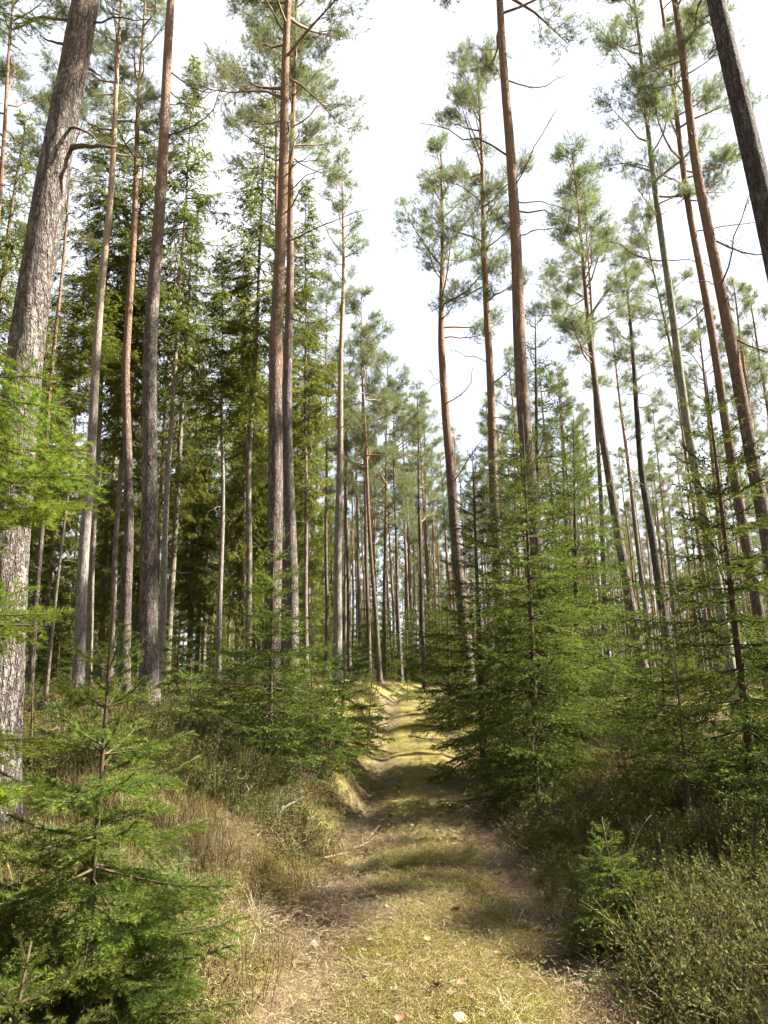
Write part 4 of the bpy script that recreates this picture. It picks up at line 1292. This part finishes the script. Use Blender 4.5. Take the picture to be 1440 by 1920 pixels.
def flat_needles(rng, n, r, l, w):
    V = np.zeros((n, 3, 3)); c = rng.normal(0, r, (n, 2)); a = rng.uniform(0, 6.28, n); ln = l * rng.uniform(0.5, 1.2, n)
    z = rng.uniform(0.002, 0.014, n); z2 = z + rng.normal(0.004, 0.010, n)
    d = np.stack([np.cos(a), np.sin(a)], -1); p = np.stack([-d[:, 1], d[:, 0]], -1) * w
    V[:, 0, :2] = c - p; V[:, 1, :2] = c + p; V[:, 2, :2] = c + d * ln[:, None]
    V[:, 0, 2] = z; V[:, 1, 2] = z; V[:, 2, 2] = np.maximum(z2, 0.001)
    g = Geo(); g.add(V.reshape(-1, 3), np.arange(n * 3).reshape(-1, 3), 0, np.repeat(rng.random(n), 3))
    return g

def moss_sprigs(rng, n, r, h, w):
    P0 = np.zeros((n, 3)); P0[:, :2] = rng.normal(0, r, (n, 2))
    D = rng.normal(0, 0.45, (n, 3)); D[:, 2] = 1
    V, T, v = needles(rng, P0, D, np.full(n, h) * rng.uniform(0.5, 1.2, n), 220, h * 0.45, w, ang=(20, 70), flat=0, up=0, minimum=4, vtip=0.35)
    return Geo().add(V, T, 0, v)

_g = np.random.default_rng(55)
MOSS_P = [moss_sprigs(_g, 60, 0.085, 0.022, 0.0045).mesh('moss', [M['moss']]) for _ in range(4)]
LIT_P = [flat_needles(_g, 170, 0.16, 0.065, 0.0015).mesh('needle_litter', [M['litter']]) for _ in range(4)]
STRAW_P = [blades(_g, 26, hh, 0.0017, 0.5, 1.4, 0.45, 0.22).mesh('dry_grass', [M['straw']]) for hh in (0.16, 0.22, 0.28)]
SHORT_P = [blades(_g, 22, hh, 0.0013, 0.7, 1.0, 0.4, 0.25, rad_=0.05).mesh('short_grass', [M['withered']]) for hh in (0.06, 0.09, 0.11)]
HEATH_P = [blades(_g, 46, hh, 0.0017, 0.42, 0.5, 0.4, 0.22, rad_=0.07).mesh('heather', [M['heather']]) for hh in (0.2, 0.27, 0.33)]
BILB_P = [shrublet(_g, hh, 13, 7, 0.020, 0.011, 0.45, vb).mesh('bilberry', [M['bilberry'], M['heather']]) for hh, vb in ((0.2, 0.4), (0.26, 0.5), (0.34, 0.5), (0.42, 0.62))]

def sample(n, y0, y1, xfun, keep, rng):
    y = y0 + (y1 - y0) * rng.random(n)
    lo, hi = xfun(y)
    x = lo + (hi - lo) * rng.random(n)
    k = keep(x, y, rng.random(n))
    return x[k], y[k]
view = lambda m: (lambda y: (-0.56 * y - m, 0.56 * y + m))
onpath = lambda m: (lambda y: (path_x(y) - m, path_x(y) + m))

def place(name, label, protos, xy, rng, smin, smax, tilt=0.15, dz=0.0, zs=None):
    x = np.concatenate([a[0] for a in xy]); y = np.concatenate([a[1] for a in xy])
    z = terrain(x, y) + dz
    n = len(x)
    rot = np.stack([rng.normal(0, tilt, n), rng.normal(0, tilt, n), rng.uniform(0, 6.28, n)], -1)
    s = rng.uniform(smin, smax, n)
    scl = np.stack([s, s, s * (rng.uniform(0.75, 1.25, n) if zs is None else zs)], -1)
    return gn_scatter(name, label, protos, np.stack([x, y, z], -1), rot, scl)

pd = lambda x, y: np.abs(x - path_x(y))
bank = lambda lo, hi: (lambda x, y, u: u < sstep(lo, hi, pd(x, y)))
# path: moss sprigs, fallen needles, short dry grass
place('moss', 'yellow green moss covering the middle and edges of the path', MOSS_P,
      [sample(8500, 3.2, 9, onpath(1.7), lambda x, y, u: u < sstep(0.3, 0.75, moss_amount(x, y)), _g),
       sample(4200, 9, 24, onpath(1.7), lambda x, y, u: u < sstep(0.3, 0.75, moss_amount(x, y)), _g),
       sample(3500, 3.2, 14, view(0.5), lambda x, y, u: u < 0.5 * sstep(0.3, 0.7, moss_amount(x, y)) * (pd(x, y) > 1.2), _g)], _g, 0.55, 1.2, 0.2, 0.0)
place('needle_litter', 'brown fallen pine needles strewn over the path', LIT_P,
      [sample(4200, 3.2, 10, onpath(1.9), lambda x, y, u: u < 1 - 0.55 * sstep(0.25, 0.7, moss_amount(x, y)), _g),
       sample(1200, 10, 24, onpath(1.6), lambda x, y, u: u < 1 - 0.55 * sstep(0.25, 0.7, moss_amount(x, y)), _g),
       sample(2000, 3.2, 12, view(0.4), lambda x, y, u: pd(x, y) > 1.5, _g)], _g, 0.7, 1.4, 0.12, 0.006)
place('short_grass', 'short withered grass growing thinly on the path', SHORT_P,
      [sample(2600, 3.2, 10, onpath(1.7), lambda x, y, u: u < 0.2 + 0.75 * sstep(0.7, 1.3, pd(x, y)), _g),
       sample(2400, 10, 30, onpath(1.8), lambda x, y, u: u < 0.25 + 0.75 * sstep(0.7, 1.3, pd(x, y)), _g)], _g, 0.5, 1.2)
lump = lambda x, y, s, sd: vnoise(x * s, y * s, sd)
place('heather', 'brown olive heather and wiry stems covering the banks', HEATH_P,
      [sample(6000, 2.6, 12, view(0.8), lambda x, y, u: (u < sstep(np.where(x < path_x(y), 0.85, 0.66), np.where(x < path_x(y), 1.35, 1.1), pd(x, y))) & (lump(x, y, 0.9, 61) > 0.36) & ~((x < -0.17 * y) & (x > -0.32 * y) & (y > 6.8) & (y < 12.5) & (u > 0.35)), _g),
       sample(3400, 12, 36, view(1), lambda x, y, u: (u < sstep(0.9, 1.35, pd(x, y))) & (lump(x, y, 0.9, 61) > 0.3), _g)], _g, 0.6, 1.2)
place('bilberry', 'green bilberry shrublets on the banks beside the path', BILB_P,
      [sample(4400, 2.6, 11, view(0.8), lambda x, y, u: (u < sstep(np.where(x < path_x(y), 0.95, 0.8), np.where(x < path_x(y), 1.4, 1.2), pd(x, y))) & (lump(x, y, 0.8, 62) > 0.58 - 0.36 * (x > 0)), _g),
       sample(2400, 11, 30, view(1), lambda x, y, u: (u < sstep(1.0, 1.5, pd(x, y))) & (lump(x, y, 0.8, 62) > 0.42), _g)], _g, 0.7, 1.25)
place('dry_grass', 'straw coloured dry grass in loose tufts along the banks', STRAW_P,
      [sample(1500, 2.8, 11, view(0.6), lambda x, y, u: (u < sstep(1.0, 1.5, pd(x, y))) & (lump(x, y, 1.1, 63) > 0.68), _g),
       sample(900, 11, 30, view(1), lambda x, y, u: (u < sstep(1.0, 1.6, pd(x, y))) & (lump(x, y, 1.1, 63) > 0.5), _g),
       sample(240, 6.8, 12.5, lambda y: (-0.30 * y, -0.19 * y), lambda x, y, u: u < 0.8, _g),
       sample(260, 27, 32, lambda y: (path_x(y) - 2.2, path_x(y) + 0.2), lambda x, y, u: u < 0.9, _g)], _g, 0.7, 1.3)

# far wood: seen only as one mass
def joined_tree(kind, i):
    p = PROTO[kind][i]
    g = Geo()
    def pull(me, mat4, mi_off):
        n = len(me.vertices); V = np.empty(n * 3, np.float32); me.vertices.foreach_get('co', V)
        T = np.empty(len(me.loops), np.int32); me.loops.foreach_get('vertex_index', T)
        MI = np.empty(len(me.polygons), np.int32); me.polygons.foreach_get('material_index', MI)
        v = np.full(n, 0.5, np.float32)
        if 'v' in me.attributes: me.attributes['v'].data.foreach_get('value', v)
        g.add_xf((V.reshape(-1, 3), T.reshape(-1, 3), MI + mi_off, v, np.zeros(len(MI), bool)), mat4)
    pull(p[0], Matrix.Identity(4), 0)
    pull(p[1], Matrix.Translation((0, 0, p[4])) @ Matrix.Diagonal((*p[3], 1)), 2)
    return g.mesh('far_tree', list(p[0].materials) + list(p[1].materials))
FAR = [joined_tree('pine', 1), joined_tree('pine', 4), joined_tree('spruce', 0)]
fx, fy = sample(430, 84, 165, lambda y: (-0.62 * y, 0.62 * y), lambda x, y, u: u < 1, _g)
n = len(fx)
gn_scatter('distant_forest', 'far wood of pines and spruces closing the view', FAR, np.stack([fx, fy, terrain(fx, fy)], -1),
           np.stack([np.zeros(n), np.zeros(n), _g.uniform(0, 6.28, n)], -1), np.repeat(_g.uniform(0.75, 1.0, n)[:, None], 3, 1))

# the wood goes on behind and beside the viewpoint; it is what keeps the ground in shade
bx = np.concatenate([_g.uniform(-40, 40, 120), _g.uniform(-40, -8, 70)]); by = np.concatenate([_g.uniform(-45, -4, 120), _g.uniform(-4, 30, 70)])
kp = (np.abs(bx) > 3) & ((by < -3) | (bx < -0.62 * by - 4)) & ~((bx > 4) & (by > -6))
bx, by = bx[kp], by[kp]; n = len(bx)
gn_scatter('surrounding_forest', 'wood that goes on behind and beside the viewpoint', FAR, np.stack([bx, by, terrain(bx, by)], -1),
           np.stack([np.zeros(n), np.zeros(n), _g.uniform(0, 6.28, n)], -1), np.repeat(_g.uniform(0.85, 1.05, n)[:, None], 3, 1))

# ------------------------------------------------------------------ small things on the path and banks
def leaf_mesh(rng):
    n = 7
    t = np.linspace(0, 1, n)
    w = 0.36 * np.sin(np.pi * t ** 0.85) * (1 + 0.22 * np.sin(t * 19)) + 0.015
    curl = rng.uniform(0.15, 0.55)
    L = 0.075
    V = []
    for i in range(n):
        zc = L * 0.25 * curl * (t[i] - 0.4) ** 2 * 4
        V += [(L * (t[i] - .5), -w[i] * L, zc + curl * w[i] * L * 0.9), (L * (t[i] - .5), 0, zc), (L * (t[i] - .5), w[i] * L, zc + curl * w[i] * L * rng.uniform(0.2, 1.0))]
    T = []
    for i in range(n - 1):
        for k in (0, 1):
            a = i * 3 + k
            T += [(a, a + 1, a + 4), (a, a + 4, a + 3)]
    return mk_mesh('fallen_leaf', V, T, [M['leaf']], smooth=True)
LEAF = [leaf_mesh(_g) for _ in range(5)]
_lr = np.random.default_rng(77)
lx, ly = sample(460, 3.6, 10, onpath(1.7), lambda x, y, u: (u < 0.35 + 0.6 * np.exp(-((pd(x, y) - 0.85) / 0.4) ** 2)), _lr)
for x, y in zip(lx, ly):
    s = _lr.uniform(0.4, 1.05)
    o = obj('fallen_leaf', LEAF[_lr.integers(5)], None, (x, y, tz(x, y) + 0.045), (_lr.normal(0, 0.35), _lr.normal(0, 0.35), _lr.uniform(0, 6.28)), s)
    tag(o, 'small curled dry leaf lying on the near part of the path', 'leaf', 'dry leaves fallen on the path')

def cone_mesh(rng):
    g = Geo()
    n = 60; L = 0.045
    for i in range(n):
        t = (i + 0.5) / n; a = i * 2.39996
        r = 0.014 * math.sin(math.pi * (0.12 + 0.86 * t)) ** 0.7
        z = L * t
        c = np.array([r * math.cos(a), r * math.sin(a), z]); o = np.array([math.cos(a), math.sin(a), 0.5]); o /= np.linalg.norm(o)
        s = np.array([-math.sin(a), math.cos(a), 0]) * 0.0055
        V = [c * [0.3, 0.3, 1] - s * 0.5, c * [0.3, 0.3, 1] + s * 0.5, c + o * 0.006 + s, c + o * 0.006 - s, c + o * 0.004 + [0, 0, -0.004]]
        g.add(V, [(0, 1, 2), (0, 2, 3), (3, 2, 4), (0, 3, 4), (1, 4, 2)], 0)
    t = np.linspace(0, 1, 6)
    V, T = tube(np.stack([0 * t, 0 * t, L * t], -1), 0.010 * np.sin(np.pi * (0.1 + 0.85 * t)) ** 0.7, 7)
    g.add(V, T, 0, 0.5, True)
    return g.mesh('pine_cone', [M['cone']])
CONE = cone_mesh(_g)
for px, py in [(684, 1653), (770, 1550), (728, 1533), (757, 1690), (822, 1533), (770, 1600), (745, 1480), (838, 1750), (690, 1848), (805, 1535), (650, 1700), (730, 1395), (860, 1608), (880, 1690), (610, 1780)]:
    d = ray(px, py); p = np.array([0, 0, EYE])
    tt = 2.0
    for k in range(400):
        q = p + d * tt
        if q[2] < tz(q[0], q[1]): break
        tt += 0.04
    o = obj('pine_cone', CONE, None, (q[0], q[1], tz(q[0], q[1]) + 0.02), (1.45, 0, _lr.uniform(0, 6.28)), _lr.uniform(0.9, 1.25))
    tag(o, 'small dark pine cone lying on the mossy path', 'pine cone', 'pine cones on the path')

def on_ground(px, py):
    d = ray(px, py); tt = 1.5
    while tt < 80:
        q = np.array([0, 0, EYE]) + d * tt
        if q[2] < tz(q[0], q[1]): break
        tt += 0.02
    return q

def stick(label, pixels, r, mat, lift=0.02, twigs=0, seed=1):
    rng = np.random.default_rng(seed)
    P = np.array([on_ground(*p) for p in pixels])
    n = 14
    t = np.linspace(0, len(P) - 1, n)
    Q = np.stack([np.interp(t, range(len(P)), P[:, c]) for c in range(3)], -1)
    Q[:, 2] = terrain(Q[:, 0], Q[:, 1]) + lift + r + rng.normal(0, 0.006, n)
    Q[:, :2] += rng.normal(0, 0.008, (n, 2))
    o0 = Q[0].copy()
    g = Geo()
    V, T = tube(Q - o0, np.linspace(r, r * 0.45, n), 6); g.add(V, T, 0, 0.5, True)
    for k in range(twigs):
        i = rng.integers(3, n - 2); d = (Q[i + 1] - Q[i]); d /= np.linalg.norm(d)
        d = d + rng.normal(0, 0.5, 3) + [0, 0, 0.25]
        V, T = tube([Q[i] - o0, Q[i] - o0 + d * rng.uniform(0.1, 0.25)], [r * 0.4, r * 0.15], 4); g.add(V, T, 0, 0.5)
    o = obj('stick', g.mesh('stick', [M[mat]]), None, tuple(o0))
    return tag(o, label, 'stick', 'sticks lying on the path')
stick('dark forked branch lying across the left side of the path', [(552, 1603), (605, 1620), (660, 1600), (720, 1560)], 0.012, 'stick', 0.03, 4, 1)
stick('short pale stick below the dark forked branch', [(568, 1655), (590, 1672), (637, 1668)], 0.009, 'bleached', 0.02, 1, 2)
stick('thin grey twig in the left rut nearest the camera', [(612, 1735), (640, 1715), (668, 1700)], 0.006, 'bleached', 0.02, 1, 3)
stick('dark stick lying across the path further up', [(768, 1383), (800, 1390), (838, 1392)], 0.02, 'dead', 0.02, 2, 4)
stick('dark twig along the right rut beside the seedling', [(1000, 1745), (1030, 1735), (1050, 1728)], 0.01, 'stick', 0.02, 2, 5)

def dead_shrub(name, label, px, py, H, seed, mat='bleached', n=5):
    rng = np.random.default_rng(seed)
    p = on_ground(px, py)
    g = Geo()
    def grow(b, d, l, r, lev):
        q = [b]; k = 4; dd = d.copy()
        for i in range(k):
            dd = dd + rng.normal(0, 0.22, 3); dd /= np.linalg.norm(dd)
            q.append(q[-1] + dd * l / k)
        V, T = tube(q, np.linspace(r, r * 0.5, k + 1), 5); g.add(V, T, 0, 0.5, True)
        if lev < 2:
            for i in range(3):
                e = dd + rng.normal(0, 0.6, 3); e /= np.linalg.norm(e)
                grow(q[rng.integers(2, k + 1)], e, l * rng.uniform(0.4, 0.7), r * 0.5, lev + 1)
    for i in range(n):
        d = rng.normal(0, 0.5, 3); d[2] = 1; d /= np.linalg.norm(d)
        grow(np.array([*rng.normal(0, 0.04, 2), -0.03]), d, H * rng.uniform(0.5, 1.0), 0.007, 0)
    o = obj(name, g.mesh(name, [M[mat]]), None, (p[0], p[1], tz(p[0], p[1])))
    return tag(o, label, 'shrub', 'dead bleached twigs on the left bank')
dead_shrub('dead_shrub', 'bleached forked dead twigs on the grassy crest of the left bank', 415, 1415, 0.62, 11, n=3)
dead_shrub('dead_shrub', 'pale bare twigs standing behind the near left spruce', 95, 1405, 0.5, 12, n=4)
dead_shrub('dead_shrub', 'thin grey twigs at the foot of the left bank', 515, 1565, 0.4, 13, n=3)
dead_shrub('dead_shrub', 'small pale twigs beside the bare earth of the left bank', 450, 1500, 0.3, 14, n=3)

def tuft(label, px, py, h, seed, n=70):
    p = on_ground(px, py)
    o = obj('grass_tuft', blades(np.random.default_rng(seed), n, h, 0.0022, 0.7, 1.9, 0.5, 0.25, seg=5, rad_=0.05).mesh('grass_tuft', [M['bleach_grass']]), None, (p[0], p[1], tz(p[0], p[1])))
    return tag(o, label, 'grass', 'bleached grass tufts')
tuft('bleached grass tuft drooping over the left path edge', 470, 1735, 0.34, 21, 110)
tuft('small bleached tuft below the drooping one', 440, 1790, 0.25, 22)
tuft('pale grass tuft in the left rut near the bottom', 540, 1790, 0.18, 23, 40)
tuft('flattened pale tuft in the right rut', 965, 1735, 0.22, 24, 60)
tuft('small pale tuft in the middle of the path', 835, 1745, 0.14, 25, 40)
tuft('small pale tuft near the bottom right of the path', 950, 1890, 0.14, 29, 60)
tuft('dry tuft in the grass below the right seedling', 1130, 1850, 0.25, 27, 60)

def stalk():
    p = on_ground(1182, 1790)
    t = np.linspace(0, 1, 14)
    q = np.stack([0.02 * t + 0.22 * t ** 3, 0.1 * t, 0.88 * t - 0.08 * t ** 4], -1)
    V, T = tube(q, np.linspace(0.0028, 0.0011, 14), 4)
    o = obj('grass_stalk', mk_mesh('grass_stalk', V, T, [M['bleached']], smooth=True), None, (p[0], p[1], tz(p[0], p[1])))
    tag(o, 'single tall dry grass stalk bending beside the right seedling', 'grass stalk')
stalk()
